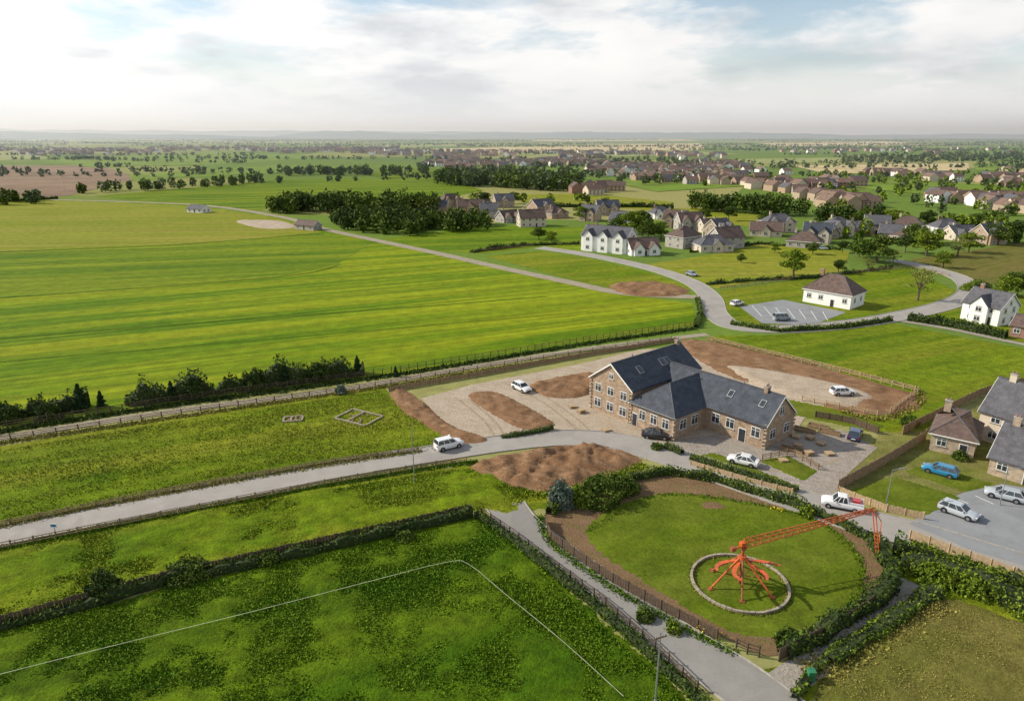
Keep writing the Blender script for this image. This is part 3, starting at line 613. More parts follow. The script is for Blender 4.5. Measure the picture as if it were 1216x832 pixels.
def win(mb,x,y,z,ax,s,w,h,door=False,fm=None):
    fm=fm or M['white']
    def B(du,dz,wu,hz,dep,mat):
        if ax=='x': mb.box((x+s*(dep/2-.05),y+du,z+dz),(dep,wu,hz),mat)
        else: mb.box((x+du,y+s*(dep/2-.05),z+dz),(wu,dep,hz),mat)
    if door:
        B(0,0,w,h,.10,fm); B(0,-.04,w-.2,h-.16,.13,M['trim']); B(0,h*.28,w-.5,h*.25,.15,M['glass']); return
    B(0,0,w,h,.10,fm); B(0,0,w-.18,h-.18,.125,M['glass'])
    if w>.9: B(0,0,.07,h-.19,.15,fm)
    B(0,h*.22,w-.19,.055,.146,fm); B(0,-h/2-.06,w+.2,.09,.2,M['kerb']); B(0,h/2+.1,w+.2,.14,.09,M['kerb'])
def chimney(mb,x,y,zb,zt,mat):
    mb.box((x,y,(zb+zt)/2),(.9,.6,zt-zb),mat); mb.box((x,y,zt+.06),(1.05,.75,.12),M['kerb'])
    for d in(-.22,.22): mb.cyl((x+d,y,zt+.12),(x+d,y,zt+.5),.12,.1,M['redbrick'],8)
def house(name,A,B,depth,ze,zr,wm,rm,roof='gable',storeys=1,gables=0,chim=True):
    A=Vector(G(*A)); B_=Vector(G(*B)); L=(B_-A).length; rz=math.atan2(B_.y-A.y,B_.x-A.x)
    return house_w(name,A.x,A.y,rz,L,depth,ze,zr,wm,rm,roof,storeys,gables,chim)
def house_w(name,x,y,rz,L,depth,ze,zr,wm,rm,roof='gable',storeys=1,gables=0,chim=True):
    e=empty(name,(x,y,0),rz); wm=M[wm]; rm=M[rm]
    w=MB(); walls(w,0,L,0,depth,ze,zr,wm,(roof=='gable',)*2); 
    r=MB(); (gable_roof if roof=='gable' else hip_roof)(r,0,L,0,depth,ze,zr,rm)
    if roof=='gable': barge(r,-.3,-1,0,depth,ze,zr); barge(r,L+.3,1,0,depth,ze,zr)
    g=MB(); n=max(2,int(L/3.2)); sh=ze/storeys
    for s in range(storeys):
        zc=sh*s+sh*.55
        for i in range(n):
            u=L*(i+.5)/n
            if s==0 and i==n//2: continue
            win(g,u,0,zc,'y',-1,1.3,1.15); win(g,u,depth,zc,'y',1,1.3,1.15)
        for v in (.28,.72):
            win(g,0,depth*v,zc,'x',-1,1.1,1.15); win(g,L,depth*v,zc,'x',1,1.1,1.15)
    if roof=='gable' and zr-ze>2.4:
        win(g,0,depth/2,ze+.7,'x',-1,.9,.9); win(g,L,depth/2,ze+.7,'x',1,.9,.9)
    d=MB(); win(d,L*(n//2+.5)/n,0,1.05,'y',-1,1.1,2.1,True)
    for k in range(gables):
        gx=L*(k+.5)/gables; gw=min(4.2,L/gables*.8)
        MM=Matrix.Translation((gx+gw/2,-1.0,0))@Matrix.Rotation(math.pi/2,4,'Z')
        w.M=MM; walls(w,0,depth/2,0,gw,ze,min(zr-.2,ze+gw*.55),wm,(True,False)); w.M=Matrix.Identity(4)
        r.M=MM; gable_roof(r,0,depth/2,0,gw,ze,min(zr-.2,ze+gw*.55),rm,.25); r.M=Matrix.Identity(4)
        for s in range(storeys): win(g,gx,-1.0,sh*s+sh*.55,'y',-1,1.5,1.2)
    w.obj('walls',e); r.obj('roof',e); g.obj('windows',e); d.obj('door',e)
    if chim:
        c=MB(); chimney(c,L*.2,depth/2,zr-.8,zr+.9,wm if wm!=M['wwall'] else M['redbrick']); c.obj('chimney',e)
    return e
# main building
O=Vector((19.3,102.8)); ang=math.atan2(.64,.77)
e=empty('brick_house',(O.x,O.y,0),ang)
w=MB(); r=MB(); g=MB(); d=MB(); c=MB()
walls(w,0,18,0,9,6,9.3,M['brick']); gable_roof(r,0,18,0,9,6,9.3,M['slate'],.4); barge(r,-.3,-1,0,9,6,9.3); barge(r,18.3,1,0,9,6,9.3)
walls(w,0,13,-8.6,.02,4,7.35,M['brick'],(False,False)); hip_roof(r,0,13,-8.6,.02,4,7.35,M['slate'],.4,4.0,0)
R2=Matrix.Translation((16,-19.2,0))@Matrix.Rotation(math.pi/2,4,'Z')
w.M=R2; walls(w,0,19.6,0,8,4.2,7.7,M['brick']); r.M=R2; gable_roof(r,0,20.5,0,8,4.2,7.7,M['slate'],.4); barge(r,-.3,-1,0,8,4.2,7.7)
w.M=r.M=Matrix.Identity(4)
for (x,y,h) in((0,0,6),(0,9,6),(0,-8.6,4),(8,-19.2,4.2),(16,-19.2,4.2)):
    for k in range(int(h/.6)): w.box((x,y,.35+k*.6),(.5 if k%2 else .34,.34 if k%2 else .5,.3),M['stone'])
for yy in(1.7,4.5,7.3):
    win(g,0,yy,1.6,'x',-1,1.5,1.5); win(g,0,yy,4.3,'x',-1,1.4,1.4)
win(g,0,4.5,7.0,'x',-1,1.0,1.0)
for yy in(-2.4,-4.7,-7.0): win(g,0,yy,2.3,'x',-1,1.3,1.6)
for xx in(2.2,5.2): win(g,xx,-8.6,2.2,'y',-1,1.6,1.6)
for yy in(-10.6,-13.2,-17.6): win(g,8,yy,2.3,'x',-1,1.5,1.6)
win(d,8,-15.4,1.1,'x',-1,1.3,2.2,True); win(d,0,-.9,1.1,'x',-1,1.1,2.2,True)
for xx in(10,14): win(g,xx,-19.2,2.0,'y',-1,1.5,1.5)
win(g,12,-19.2,5.2,'y',-1,1.2,1.4)
for yy in(-16,-12,-8,-4): win(g,16,yy,2.3,'x',1,1.5,1.4)
for xx in(3,7,11,15): win(g,xx,9,1.7,'y',1,1.4,1.4); win(g,xx,9,4.4,'y',1,1.4,1.3)
def skyl(x,y,z,ax,slope,up,sc_=1):
    s=MB(); hw,hl=.55*sc_,.75*sc_; th=math.atan(slope)
    s.M=Matrix.Translation((x,y,z+.05))@(Matrix.Rotation(th*up,4,'X') if ax=='y' else Matrix.Rotation(th*up,4,'Y'))
    s.box((0,0,0),(2*hw,2*hl,.14) if ax=='y' else (2*hl,2*hw,.14),M['metal']); s.box((0,0,.02),(2*hw-.2,2*hl-.2,.14) if ax=='y' else (2*hl-.2,2*hw-.2,.14),M['glass']); s.obj('roof_light',e)
sl1=3.3/4.5
for x,y in((4.5,2.3),(10.5,2.4),(11.9,2.4)): skyl(x,y,6+y*sl1,'y',sl1,1)
for y in(-17,-11.5): skyl(10.2,y,4.2+(10.2-8)*3.5/4,'x',3.5/4,-1,.85)
chimney(c,17.2,4.5,8.6,9.9,M['brick']); chimney(c,12,-16.5,7.0,8.3,M['brick'])
for x,y,z in((10,-4.3,7.3),(12,-12.5,7.7),(5,4.5,9.3)): c.cyl((x,y,z-.2),(x,y,z+.5),.12,.12,M['metal'],8)
w.obj('walls',e); r.obj('roof',e); g.obj('windows',e); d.obj('door',e); c.obj('chimney',e)
gt=MB()
gt.cyl((-.1,-8.98,3.8),(7.5,-8.98,3.8),.08,.08,M['trim'],6); gt.cyl((7.52,-9.1,3.8),(7.52,-19.4,3.8),.08,.08,M['trim'],6); gt.cyl((-.48,-8.9,3.8),(-.48,0,3.8),.08,.08,M['trim'],6)
gt.cyl((-.1,-8.7,0),(-.1,-8.7,3.7),.06,.06,M['trim'],6); gt.cyl((7.9,-19.0,0),(7.9,-19.0,3.8),.06,.06,M['trim'],6); gt.cyl((-.1,0.3,0),(-.1,0.3,5.9),.06,.06,M['trim'],6); gt.obj('gutters',e)

house('white_house',(953,358),(1009,368),9,4,8.2,'wwall','brownroof','hip',1)
house('bungalow',(1103,534),(1155,546),8,3.0,6.0,'stone','brownroof','hip',1)
house('stone_house',(1158,520),(1235,545),9,5.0,9.2,'cream','slate2','gable',2)
house('stone_house',(1172,562),(1235,582),8,3.0,6.8,'stone','slate2','gable',1)
house('white_house',(1140,378),(1184,388),8,4.8,8.0,'wwall','slate2','gable',2,1)
house('brick_shed',(1198,399),(1230,405),6,3,5,'redbrick','brownroof','gable',1,chim=False)
house('white_terrace_house',(690,297),(743,302),11,6.5,10,'wwall','slate2','gable',2,3)
house('farmhouse',(350,272),(372,274),6,2.6,4.6,'grey','brownroof','gable',1,chim=False)
house('farm_building',(222,252),(240,253),7,2.4,4.4,'wwall','slate2','gable',1,chim=False)
hs=[(520,250),(538,247),(556,255),(578,251),(583,260),(600,247),(612,265),(632,270),(650,255),(668,260),(700,262),(722,256),(736,266),(800,270),(790,260),(822,274),(852,277),(868,284),(768,304),(828,296),(850,300),(872,296),(905,280),(925,276),(950,293),(968,288),(985,284),(1003,281),(1022,279),(1040,277),(1058,283),(1073,278),(1100,290),(1128,283),(1150,286),(1188,291),(1205,283)]
for i,(u,v) in enumerate(hs):
    x,y=G(u,v); big=random.uniform(.85,1.15); k=3 if u<760 else 2
    house_w('detached_house',x-6,y,random.choice([-.3,.1,.25,.6,-.5])+random.uniform(-.1,.1),random.uniform(10,14)*big,random.uniform(8,10),4.9 if i%k else 2.9,8.6 if i%k else 6.4,random.choice(['cream','wwall','stone','buff','grey','buff','cream']),random.choice(['slate2','slate2','brownroof','slate','brownroof']),random.choice(['gable','gable','hip']),2 if i%k else 1,random.choice([0,1,2]))
def town(px,n,scale=1,clump=0):
    mb=MB(); P=scatter(GP(px),n)
    if clump: P=np.array([q for q in P if mnoise.noise(Vector((q[0]*.008,q[1]*.006,clump)))>-.03])
    ws=[M['cream'],M['grey'],M['buff'],M['buff'],M['stone'],M['wwall'],M['redbrick']]; rs=[M['slate2'],M['brownroof'],M['redroof'],M['brownroof'],M['redroof']]
    for x,y in P:
        L,Dp,ze=random.uniform(9,16)*scale,random.uniform(8,10)*scale,random.uniform(4,5.5)*scale; zr=ze+3.4*scale
        mb.M=Matrix.Translation((x,y,0))@Matrix.Rotation(random.choice([0,.3,-.2,1.4,1.7])+random.uniform(-.15,.15),4,'Z')
        wm_,rm_=random.choice(ws),random.choice(rs); walls(mb,0,L,0,Dp,ze,zr,wm_)
        ym=Dp/2; mb.add([(-.3,-.3,ze-.2),(L+.3,-.3,ze-.2),(L+.3,ym,zr),(-.3,ym,zr),(L+.3,Dp+.3,ze-.2),(-.3,Dp+.3,ze-.2)],[(0,1,2,3),(3,2,4,5)],rm_)
        k=int(L/3)
        for i in range(k): 
            for z in (1.5,ze-1.2): mb.box((L*(i+.5)/k,-.02,z),(1.1,.08,1.1),M['glass'])
    mb.obj('distant_town_houses')
town([(490,196),(560,190),(860,192),(900,203),(960,228),(860,222),(700,213),(560,203)],560,1,1.1)
town([(860,205),(960,208),(1060,212),(1010,222),(940,232),(880,215)],80,1,2.2)
town([(960,236),(1010,226),(1150,240),(1300,243),(1300,256),(1100,254),(980,247)],130,1,3.3)
town([(700,225),(760,231),(720,236),(680,230)],10)
town([(0,178),(480,176),(500,186),(420,184),(240,180),(30,186)],420,1.1,4.4)
town([(480,180),(860,183),(860,190),(500,192)],360,1.1,5.5)
town([(1000,207),(1216,205),(1300,215),(1216,224),(1060,212)],80,1,6.6)
town([(870,178),(1216,176),(1216,184),(900,186)],80,1.1,7.7)
wood('town_trees',[(490,190),(860,188),(960,228),(860,222),(700,215),(560,205)],38,5,9,B2,60,1.4)
wood('town_trees',[(960,208),(1216,205),(1216,262),(980,250)],24,5,9,('farleaf','leafl'),80,1.1)

# ---------------- fences ----------------
fence('field_fence',GP([(-200,540),(0,511),(100,496),(200,480),(430,449),(560,429),(700,406),(826,388)]),1.5,'rail',M['darkwood'],1.8)
fence('field_fence',GP([(-100,536),(0,524),(200,494),(460,457),(560,440),(690,420),(800,404)]),1.0,'rail',M['darkwood'],3)
fence('roadside_fence',GP([(-100,671),(0,653),(200,613),(400,574),(520,554),(565,548)]),1.0,'rail',M['wood'],2.2)
fence('roadside_fence',GP([(-100,646),(0,625),(150,594),(300,566),(400,549),(500,535)]),.8,'rail',M['wood'],3)
fence('hedge_fence',GP([(-60,765),(0,745),(200,690),(450,634),(562,609)]),1.4,'board',M['darkwood'])
fence('lane_fence',GP([(572,612),(600,630),(650,668),(710,712),(770,765),(840,832)]),1.1,'rail',M['darkwood'],1.8)
fence('garden_fence',GP([(648,620),(652,640),(720,688),(800,733),(872,770)]),1.3,'board',M['darkwood'])
fence('garden_fence',GP([(925,785),(1000,746),(1057,706)]),1.5,'board',M['darkwood'])
fence('garden_gate',GP([(874,771),(890,777),(905,781)]),1.2,'rail',M['darkwood'],1.0)
fence('timber_fence',GP([(1080,640),(1216,690),(1330,730)]),1.3,'board',M['palewood'])
fence('timber_fence',GP([(840,404),(960,432),(1090,466)]),1.1,'rail',M['palewood'])
fence('timber_fence',GP([(1090,466),(1050,496),(1000,486),(945,475)]),1.1,'rail',M['palewood'])
fence('timber_fence',GP([(995,582),(1050,552),(1102,520)]),1.7,'board',M['wood'])
fence('timber_fence',GP([(1072,516),(1110,497),(1165,470),(1225,455)]),1.7,'board',M['wood'])
fence('timber_fence',GP([(996,586),(1050,607),(1100,618)]),1.1,'board',M['palewood'])
fence('picket_fence',GP([(820,552),(880,570),(955,590)]),.8,'board',M['palewood'])
fence('garden_fence',GP([(905,547),(940,540),(975,560)]),1.1,'rail',M['wood'],1.5)
fence('garden_fence',GP([(968,496),(1010,503),(1055,520)]),1.3,'board',M['darkwood'])
fence('wire_fence',GP([(855,344),(950,331),(1080,318),(1135,330)]),1.1,'rail',M['wood'],3)
fence('wire_fence',GP([(560,300),(640,292)]),1.2,'rail',M['wood'],3)
fence('lot_fence',GP([(462,465),(560,448),(690,424),(810,404)]),1.0,'board',M['wood'],2)

# ---------------- vehicles ----------------
def car(name,R,Fp,paintm,kind='hatch',rear=None):
    r_=Vector(G(*R)); f_=Vector(G(*Fp)); c_=(r_+f_)/2; rz=math.atan2(f_.y-r_.y,f_.x-r_.x)
    e=empty(name,(c_.x,c_.y,.10),rz)
    K=1.18 if kind in('suv','van') else 1.0
    S=[(-2.2,.42,.80,.70),(-2.12,.27,.93,.84),(-1.4,.2,.97,.90),(0,.2,.95,.91),(1.1,.2,.93,.90),(1.75,.22,.86,.86),(2.1,.28,.74,.79),(2.2,.38,.60,.68)]
    if kind=='pickup': S=[(-2.5,.42,.95,.8),(-2.45,.3,1.02,.9),(-1.4,.3,1.04,.93),(0,.3,1.04,.93),(1.1,.3,1.06,.93),(1.9,.32,1.02,.9),(2.3,.36,.92,.86),(2.4,.45,.75,.8)]
    b_=MB(); vs=[]; nk=10
    for x,zb,zt,w_ in S:
        zt*=K
        half=[(w_*.88,zb),(w_,zb+.12),(w_*1.0,zt-.2),(w_*.94,zt-.05),(w_*.6,zt+.03)]
        vs+=[(x,y,z) for y,z in half]+[(x,-y,z) for y,z in half[::-1]]
    ns=len(S); fs=[]
    for i in range(ns-1):
        for k in range(nk): fs.append((i*nk+k,i*nk+(k+1)%nk,(i+1)*nk+(k+1)%nk,(i+1)*nk+k))
    fs+=[tuple(range(nk-1,-1,-1)),tuple((ns-1)*nk+k for k in range(nk))]
    b_.add(vs,fs,paintm); o=b_.obj('body',e,True); 
    m_=o.modifiers.new('es','EDGE_SPLIT'); m_.split_angle=math.radians(50)
    C={'hatch':(-2.08,1.05,-1.6,.3,.93,1.46),'sedan':(-1.75,1.1,-.95,.3,.93,1.43),'suv':(-2.1,1.05,-1.85,.4,1.1,1.70),'van':(-2.15,1.5,-2.0,.9,1.1,1.9),'pickup':(-.7,1.1,-.5,.5,1.03,1.75)}[kind]
    x0,x1,t0,t1,z0,z1=C; wb,wt=.83,.66
    gl=MB(); bt=[(x0,-wb,z0),(x1,-wb,z0),(x1,wb,z0),(x0,wb,z0)]; tp=[(t0,-wt,z1),(t1,-wt,z1),(t1,wt,z1),(t0,wt,z1)]
    gl.add(bt+tp,[(0,1,5,4),(1,2,6,5),(2,3,7,6),(3,0,4,7),(4,5,6,7)],M['glass']); gl.obj('windows',e)
    rf=MB()
    rf.add([(t0-.06,-wt-.03,z1-.02),(t1+.06,-wt-.03,z1-.02),(t1+.06,wt+.03,z1-.02),(t0-.06,wt+.03,z1-.02),(t0+.1,-wt*.8,z1+.05),(t1-.1,-wt*.8,z1+.05),(t1-.1,wt*.8,z1+.05),(t0+.1,wt*.8,z1+.05)],[(0,1,5,4),(1,2,6,5),(2,3,7,6),(3,0,4,7),(4,5,6,7),(3,2,1,0)],paintm)
    for k in range(4): rf.cyl(bt[k],tp[k],.05,.045,paintm,5)
    for s in(-1,1):
        for f in(.35,.68) : rf.cyl((x0+(x1-x0)*f,s*wb,z0),(t0+(t1-t0)*f,s*wt,z1),.045,.04,paintm,5)
        rf.box((x1-.35,s*(wb+.12),z0+.06),(.16,.2,.13),paintm)
    rf.obj('roof',e)
    wh=MB(); ax=1.32 if kind!='pickup' else 1.5
    for x in(-ax,ax):
        for s in(-1,1):
            wh.cyl((x,s*.70,.33),(x,s*.915,.33),.40,.40,M['trim'],18); wh.cyl((x,s*.69,.32),(x,s*.94,.32),.33,.33,M['tyre'],18); wh.cyl((x,s*.9,.32),(x,s*.955,.32),.2,.18,M['rim'],12)
    wh.obj('wheels',e)
    lt=MB(); fx=2.16 if kind!='pickup' else 2.36; rx=-2.16 if kind!='pickup' else -2.48
    for s in(-1,1): lt.box((fx-.06,s*.58,.66*K),(.2,.32,.15),M['lampw']); lt.box((rx,s*.66,.78*K),(.12,.24,.18),M['lampr'])
    lt.box((fx+.02,0,.45),(.08,.9,.2),M['trim']); lt.box((rx-.02,0,.48),(.08,.6,.14),M['white']); lt.box((0,0,.24),(3.6,1.7,.12),M['trim']); lt.obj('lights_and_trim',e)
    if kind=='pickup':
        bd=MB(); bd.box((-1.6,0,1.10),(1.5,1.45,.12),rear or M['trim']); bd.box((-1.6,0,1.3),(.9,1.0,.3),rear or M['trim'])
        for s in(-1,1): bd.box((-1.6,s*.8,1.2),(1.6,.08,.2),paintm)
        bd.obj('load_bed',e)
    return e
car('parked_suv',(516,536),(549,528),PW,'suv')
car('parked_car',(610,459),(629,468),PW,'hatch')
car('parked_car',(985,473),(1014,472),PW,'hatch').location.z=.72
car('parked_car',(1012,527),(1018,512),PD,'hatch')
car('parked_car',(766,519),(791,521),PK,'sedan')
car('parked_car',(903,556),(862,546),PW,'sedan')
car('pickup_truck',(1020,607),(978,599),PW,'pickup',PR)
car('parked_car',(1134,568),(1098,558),PB,'hatch')
car('parked_car',(1112,602),(1164,621),PS,'hatch')
car('parked_car',(1216,598),(1168,586),PS,'hatch')
car('parked_van',(914,381),(942,380),PG,'van')
car('parked_car',(868,364),(882,361),PW,'hatch')
car('parked_car',(815,326),(828,329),PG,'hatch')
car('parked_car',(968,296),(985,297),PS,'hatch')

# ---------------- crane in the garden ----------------
cx,cy=G(878,693); e=empty('orange_crane',(cx,cy,.1),0); OR=M['orange']; RU=M['rust']
lg=MB()
for i in range(6):
    a=i*math.pi/3+.3; R=3.5 if i%2 else 3.1; foot=(math.cos(a)*R,math.sin(a)*R,.1)
    lg.cyl((math.cos(a)*.25,math.sin(a)*.25,3.2),foot,.12,.09,OR if i%2 else RU,8); lg.box((foot[0],foot[1],.08),(.5,.5,.1),RU,a)
    kn=(math.cos(a)*R*.55,math.sin(a)*R*.55,1.62); lg.cyl(kn,(0,0,1.0),.05,.05,RU,6)
lg.obj('legs',e)
ms=MB(); ms.cyl((0,0,.1),(0,0,4.3),.18,.15,RU,12); ms.cyl((0,0,3.0),(0,0,3.35),.42,.4,OR,16); ms.cyl((0,0,4.1),(0,0,4.4),.32,.3,RU,16); ms.box((-.1,0,4.75),(.6,.5,.45),OR,.3); ms.cyl((0,0,4.9),(0,0,5.4),.07,.04,OR,8); ms.obj('mast',e)
bl=MB()
for a0,span in((3.0,.7),(3.9,.5),(.2,-.5),(-.6,-.6)):
    pts=[]
    for k in range(9):
        t=k/8; R=.4+3.3*t; a=a0+span*t*t; pts.append((math.cos(a)*R,math.sin(a)*R,2.75-.3*math.sin(t*3.14)+.1*t, .07+.17*math.sin(t*2.6+.3)))
    for p,q in zip(pts[:-1],pts[1:]):
        dx,dy=q[0]-p[0],q[1]-p[1]; l=math.hypot(dx,dy); n_=(-dy/l,dx/l)
        vs=[(p[0]+n_[0]*p[3],p[1]+n_[1]*p[3],p[2]),(p[0]-n_[0]*p[3],p[1]-n_[1]*p[3],p[2]),(q[0]-n_[0]*q[3],q[1]-n_[1]*q[3],q[2]),(q[0]+n_[0]*q[3],q[1]+n_[1]*q[3],q[2])]
        vs+=[(x,y,z+.08) for x,y,z in vs]; bl.add(vs,[(3,2,1,0),(4,5,6,7),(0,1,5,4),(2,3,7,6)],OR)
bl.obj('curved_arms',e)
bm_=MB(); tip=Vector((40.0-cx,66.6-cy,5.4)); st=Vector((0,0,4.5)); dr=(tip-st); L=dr.length; dr.normalize(); sd=Vector((-dr.y,dr.x,0)).normalized(); upv=Vector((0,0,1))
n=18; prev=None
for i in range(n+1):
    t=i/n; wd=.42*(1-.6*t); hgt=.85*(1-.6*t); base=st+dr*L*t
    cur=[base+sd*wd,base-sd*wd,base+upv*hgt]
    for p,q in((0,1),(1,2),(2,0)): bm_.cyl(cur[p],cur[q],.032,.032,OR,5)
    if prev:
        for k in range(3): bm_.cyl(prev[k],cur[k],.06,.06,OR,6); bm_.cyl(prev[k],cur[(k+1)%3],.03,.03,RU,5)
    prev=cur
back=st-dr*1.3; bm_.cyl(st,back,.12,.10,OR,8); bm_.box(tuple(back),(.5,.5,.4),RU,.3)
bm_.obj('lattice_boom',e)
hg=MB(); a_=tip; b0=Vector((tip.x+.8,tip.y-.9,.1))
for s in(-.22,.22): hg.cyl(a_+sd*s,b0+sd*s,.055,.055,OR,6)
for k in range(12):
    p=a_.lerp(b0,(k+.5)/12); hg.cyl(p+sd*.22,p-sd*.22,.03,.03,OR,5)
hg.cyl(a_,a_+Vector((1.2,.3,-1.6)),.05,.05,OR,6); hg.cyl(a_+Vector((1.2,.3,-1.6)),b0,.05,.05,OR,6); hg.obj('hanging_ladder',e)
rg=MB(); R=4.9; nseg=56
for i in range(nseg):
    a0,a1=2*math.pi*i/nseg,2*math.pi*(i+.92)/nseg
    vs=[(math.cos(a)*r_,math.sin(a)*r_,z) for z in(0,.28+.05*random.random()) for a,r_ in((a0,R-.13),(a0,R+.13),(a1,R+.13),(a1,R-.13))]
    rg.add(vs,[(4,5,6,7),(0,1,5,4),(1,2,6,5),(2,3,7,6),(3,0,4,7)],M['conc'])
rr=rg.obj('ring_kerb'); rr.location=(cx,cy,.08)
a=rng.uniform(0,6.283,2600); q=4.9+rng.normal(size=2600)*.22; quad_obj('long_grass',leaves(np.column_stack([cx+np.cos(a)*q,cy+np.sin(a)*q,rng.uniform(.05,.25,2600)]),.10,1.2),[0]*2600,[M['tuftd']])
# ---------------- poles, small stuff ----------------
def pole(name,p,h,arm=True,lamp=False,r=.09):
    x,y=G(*p); mb=MB(); mb.cyl((0,0,0),(0,0,h),r,r*.6,M['metal'],8); mb.cyl((0,0,0),(0,0,.5),r*1.6,r*1.5,M['metal'],8)
    if arm: mb.box((0,0,h-.5),(1.2,.1,.1),M['darkwood'],.4); mb.cyl((.4,.17,h-.45),(.4,.17,h-.2),.05,.05,M['kerb'],6); mb.cyl((-.4,-.17,h-.45),(-.4,-.17,h-.2),.05,.05,M['kerb'],6)
    if lamp: mb.cyl((0,0,h),(.9,0,h+.25),.045,.04,M['metal'],6); mb.box((1.15,0,h+.24),(.6,.22,.12),M['metal'])
    o=mb.obj(name); o.location=(x,y,0)
pole('utility_pole',(778,836),7.2,True); pole('utility_pole',(492,572),8.5,False,r=.07); pole('street_lamp',(1052,602),5.2,False,True,.07); pole('utility_pole',(78,231),14,True)
pole('street_lamp',(1187,600),5,False,True,.06)
def sign(p):
    x,y=G(*p); mb=MB(); mb.cyl((0,0,0),(0,0,1.4),.04,.04,M['metal'],6); mb.box((0,-.05,1.2),(.8,.05,.5),M['white']); mb.box((0,-.08,1.2),(.6,.02,.3),PB); o=mb.obj('road_sign'); o.location=(x,y,0)
sign((66,634))
def found(p,w_,d_,rz):
    x,y=G(*p); mb=MB(); m=M['track']
    mb.box((0,-d_/2,.11),(w_,.3,.22),m); mb.box((0,d_/2,.11),(w_,.3,.22),m)
    for f in(-.5,-.1,.5): mb.box((w_*f,0,.10),(.3,d_-.31,.2),m)
    for k in range(14): mb.box((random.uniform(-w_/2,w_/2),random.uniform(-d_/2,d_/2),.1),(random.uniform(.2,.8),random.uniform(.1,.3),.12),M['wood'],random.uniform(0,3))
    o=mb.obj('house_foundation'); o.location=(x,y,.03); o.rotation_euler=(0,0,rz)
found((426,496),6.5,4.5,-.5); found((348,498),3,2,.2)
def bin_(p,m):
    x,y=G(*p); mb=MB(); mb.add([(-.25,-.25,0),(.25,-.25,0),(.25,.25,0),(-.25,.25,0),(-.3,-.3,1),(.3,-.3,1),(.3,.3,1),(-.3,.3,1)],[(0,1,5,4),(1,2,6,5),(2,3,7,6),(3,0,4,7)],m); mb.box((0,0,1.04),(.66,.66,.09),m); mb.cyl((-.2,.3,.1),(.2,.3,.1),.1,.1,M['tyre'],8); o=mb.obj('wheelie_bin'); o.location=(x,y,.05)
GB=simple('bin_green',(.03,.18,.08),.5); bin_((962,808),GB)
def pallet(p,n,rz):
    x,y=G(*p); mb=MB()
    for k in range(n):
        for i in range(5): mb.box((-.5+i*.25,0,.13+k*.22),(.18,1.1,.03),M['palewood'])
        for j in(-.45,0,.45): mb.box((0,j,.06+k*.22),(1.2,.1,.1),M['wood'])
    o=mb.obj('pallet_stack'); o.location=(x,y,.06); o.rotation_euler=(0,0,rz)
for p,n,rz in [((960,540),3,.3),((975,528),2,.8),((985,540),2,.1),((690,490),3,.5),((680,484),2,.2),((948,530),2,.9),((720,512),2,.4),((930,548),2,.1),((945,520),2,1.1),((962,522),3,.5)]: pallet(p,n,rz)
def planter(p,w_,d_,rz):
    x,y=G(*p); mb=MB()
    for s in(-1,1): mb.box((0,s*d_/2,.22),(w_,.12,.44),M['wood']); mb.box((s*(w_/2-.06),0,.22),(.12,d_-.13,.44),M['wood'])
    mb.box((0,0,.15),(w_-.25,d_-.14,.3),M['soild']); o=mb.obj('raised_planter'); o.location=(x,y,.06); o.rotation_euler=(0,0,rz)
for p in((955,512),(972,508),(985,515),(940,535)): planter(p,3.2,1.2,-.6)

# ---------------- haze ----------------
hz=bpy.data.materials.new('haze_air'); hz.use_nodes=True; nt=hz.node_tree; nt.nodes.remove(nt.nodes['Principled BSDF'])
vs_=nt.nodes.new('ShaderNodeVolumeScatter'); vs_.inputs['Color'].default_value=(.80,.90,1,1); vs_.inputs['Density'].default_value=.00013; vs_.inputs['Anisotropy'].default_value=.3
nt.links.new(vs_.outputs[0],nt.nodes['Material Output'].inputs['Volume'])
mb=MB(); mb.box((0,550+9700,109),(50000,19400,220),hz); mb.obj('haze_air')

# ---------------- light, sky, camera ----------------
S=Vector((-.84,.18,.54)).normalized(); el=math.asin(S.z); az=math.atan2(S.x,S.y)
sl=bpy.data.lights.new('sun','SUN'); sl.energy=5.0; sl.angle=math.radians(1.0); sl.color=(1,.91,.76)
so=bpy.data.objects.new('sun',sl); so.rotation_euler=(-S).to_track_quat('-Z','Y').to_euler(); so.location=(-50,30,80); sc.collection.objects.link(so)
wd=bpy.data.worlds.new('World'); sc.world=wd; wd.use_nodes=True; nt=wd.node_tree; nt.nodes.clear()
out=nt.nodes.new('ShaderNodeOutputWorld'); sky=nt.nodes.new('ShaderNodeTexSky'); sky.sky_type='NISHITA'; sky.sun_disc=False; sky.sun_elevation=el; sky.sun_rotation=az
bg1=nt.nodes.new('ShaderNodeBackground'); bg1.inputs[1].default_value=.15; nt.links.new(sky.outputs[0],bg1.inputs[0])
tc=nt.nodes.new('ShaderNodeTexCoord').outputs['Generated']
mpn=nt.nodes.new('ShaderNodeMapping'); mpn.inputs['Scale'].default_value=(1.7,1.7,6.0); mpn.inputs['Location'].default_value=(2.9,.15,.9); nt.links.new(tc,mpn.inputs[0]); cv=mpn.outputs[0]
n1=noise_n(nt,cv,2.0,9,.58,.15); n2=noise_n(nt,cv,2.3,10,.56,.1)
dp=nt.nodes.new('ShaderNodeVectorMath'); dp.operation='DOT_PRODUCT'; dp.inputs[1].default_value=(.334,.930,.153); nt.links.new(tc,dp.inputs[0])
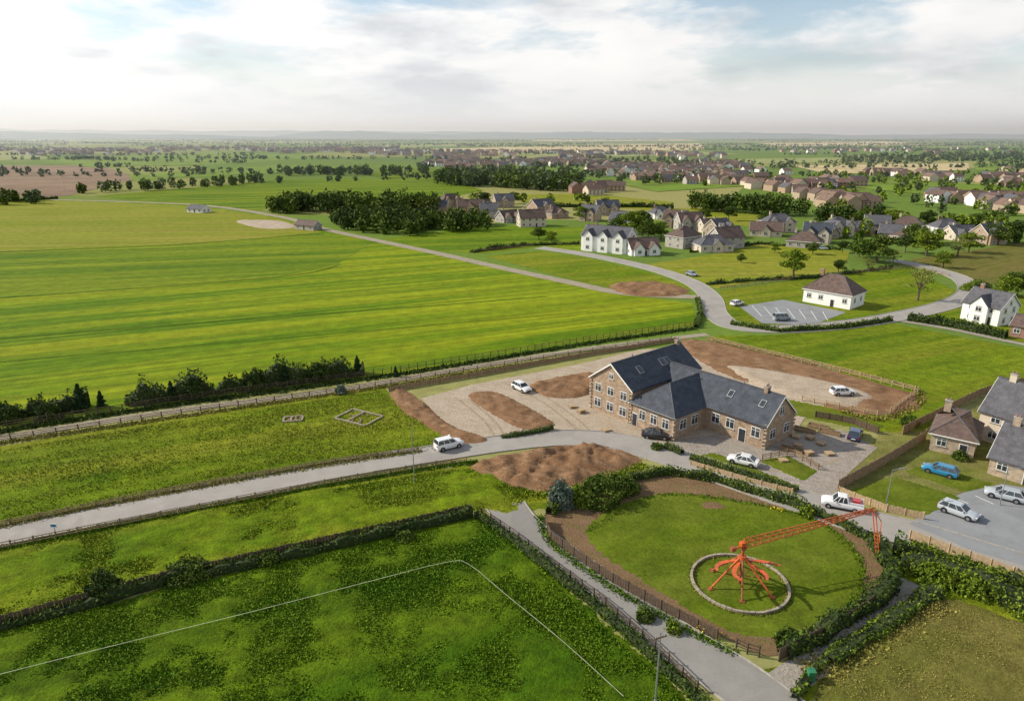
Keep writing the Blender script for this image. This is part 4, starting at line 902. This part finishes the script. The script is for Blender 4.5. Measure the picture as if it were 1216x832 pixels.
gap=ramp(nt,dp.outputs['Value'],[(.985,0.0),(.999,.22)])
sb=nt.nodes.new('ShaderNodeMath'); sb.operation='SUBTRACT'; nt.links.new(n1,sb.inputs[0]); nt.links.new(gap,sb.inputs[1])
sep=nt.nodes.new('ShaderNodeSeparateXYZ'); nt.links.new(tc,sep.inputs[0])
cover=ramp(nt,sb.outputs[0],[(.34,.12),(.45,1.0)])
lowz=ramp(nt,sep.outputs[2],[(.04,1.0),(.12,0.0)])
cover=mix(nt,1.0,cover,lowz,'LIGHTEN')
hi=ramp(nt,sep.outputs[2],[(.2,1.0),(.5,.5)]); cover=mix(nt,1.0,cover,hi,'MULTIPLY')
cc=ramp(nt,n2,[(.36,(1.05,1.04,1.02)),(.47,(.97,.97,.97)),(.53,(.84,.855,.87)),(.62,(.66,.69,.72))])
cc=mix(nt,ramp(nt,sep.outputs[2],[(0,.95),(.08,.0)]),cc,(.91,.935,.955))
cc=mix(nt,1.0,cc,ramp(nt,sep.outputs[2],[(.2,1.0),(.6,.6)]),'MULTIPLY')
xl=nt.nodes.new('ShaderNodeMapRange'); xl.inputs[1].default_value=-.6; xl.inputs[2].default_value=.3; xl.inputs[3].default_value=1.15; xl.inputs[4].default_value=.96; nt.links.new(sep.outputs[0],xl.inputs[0])
bg2=nt.nodes.new('ShaderNodeBackground'); nt.links.new(cc,bg2.inputs[0]); nt.links.new(xl.outputs[0],bg2.inputs[1])
mx=nt.nodes.new('ShaderNodeMixShader'); nt.links.new(cover,mx.inputs[0]); nt.links.new(bg1.outputs[0],mx.inputs[1]); nt.links.new(bg2.outputs[0],mx.inputs[2]); nt.links.new(mx.outputs[0],out.inputs[0])
cd=bpy.data.cameras.new('camera'); cd.lens=24.0; cd.sensor_width=36; cd.clip_end=60000; cd.clip_start=.5
co=bpy.data.objects.new('camera',cd); co.location=(0,0,CAM_H); co.rotation_euler=(math.pi/2-PITCH,0,0); sc.collection.objects.link(co); sc.camera=co
sc.view_settings.view_transform='Standard'; sc.view_settings.look='None'; sc.view_settings.exposure=0
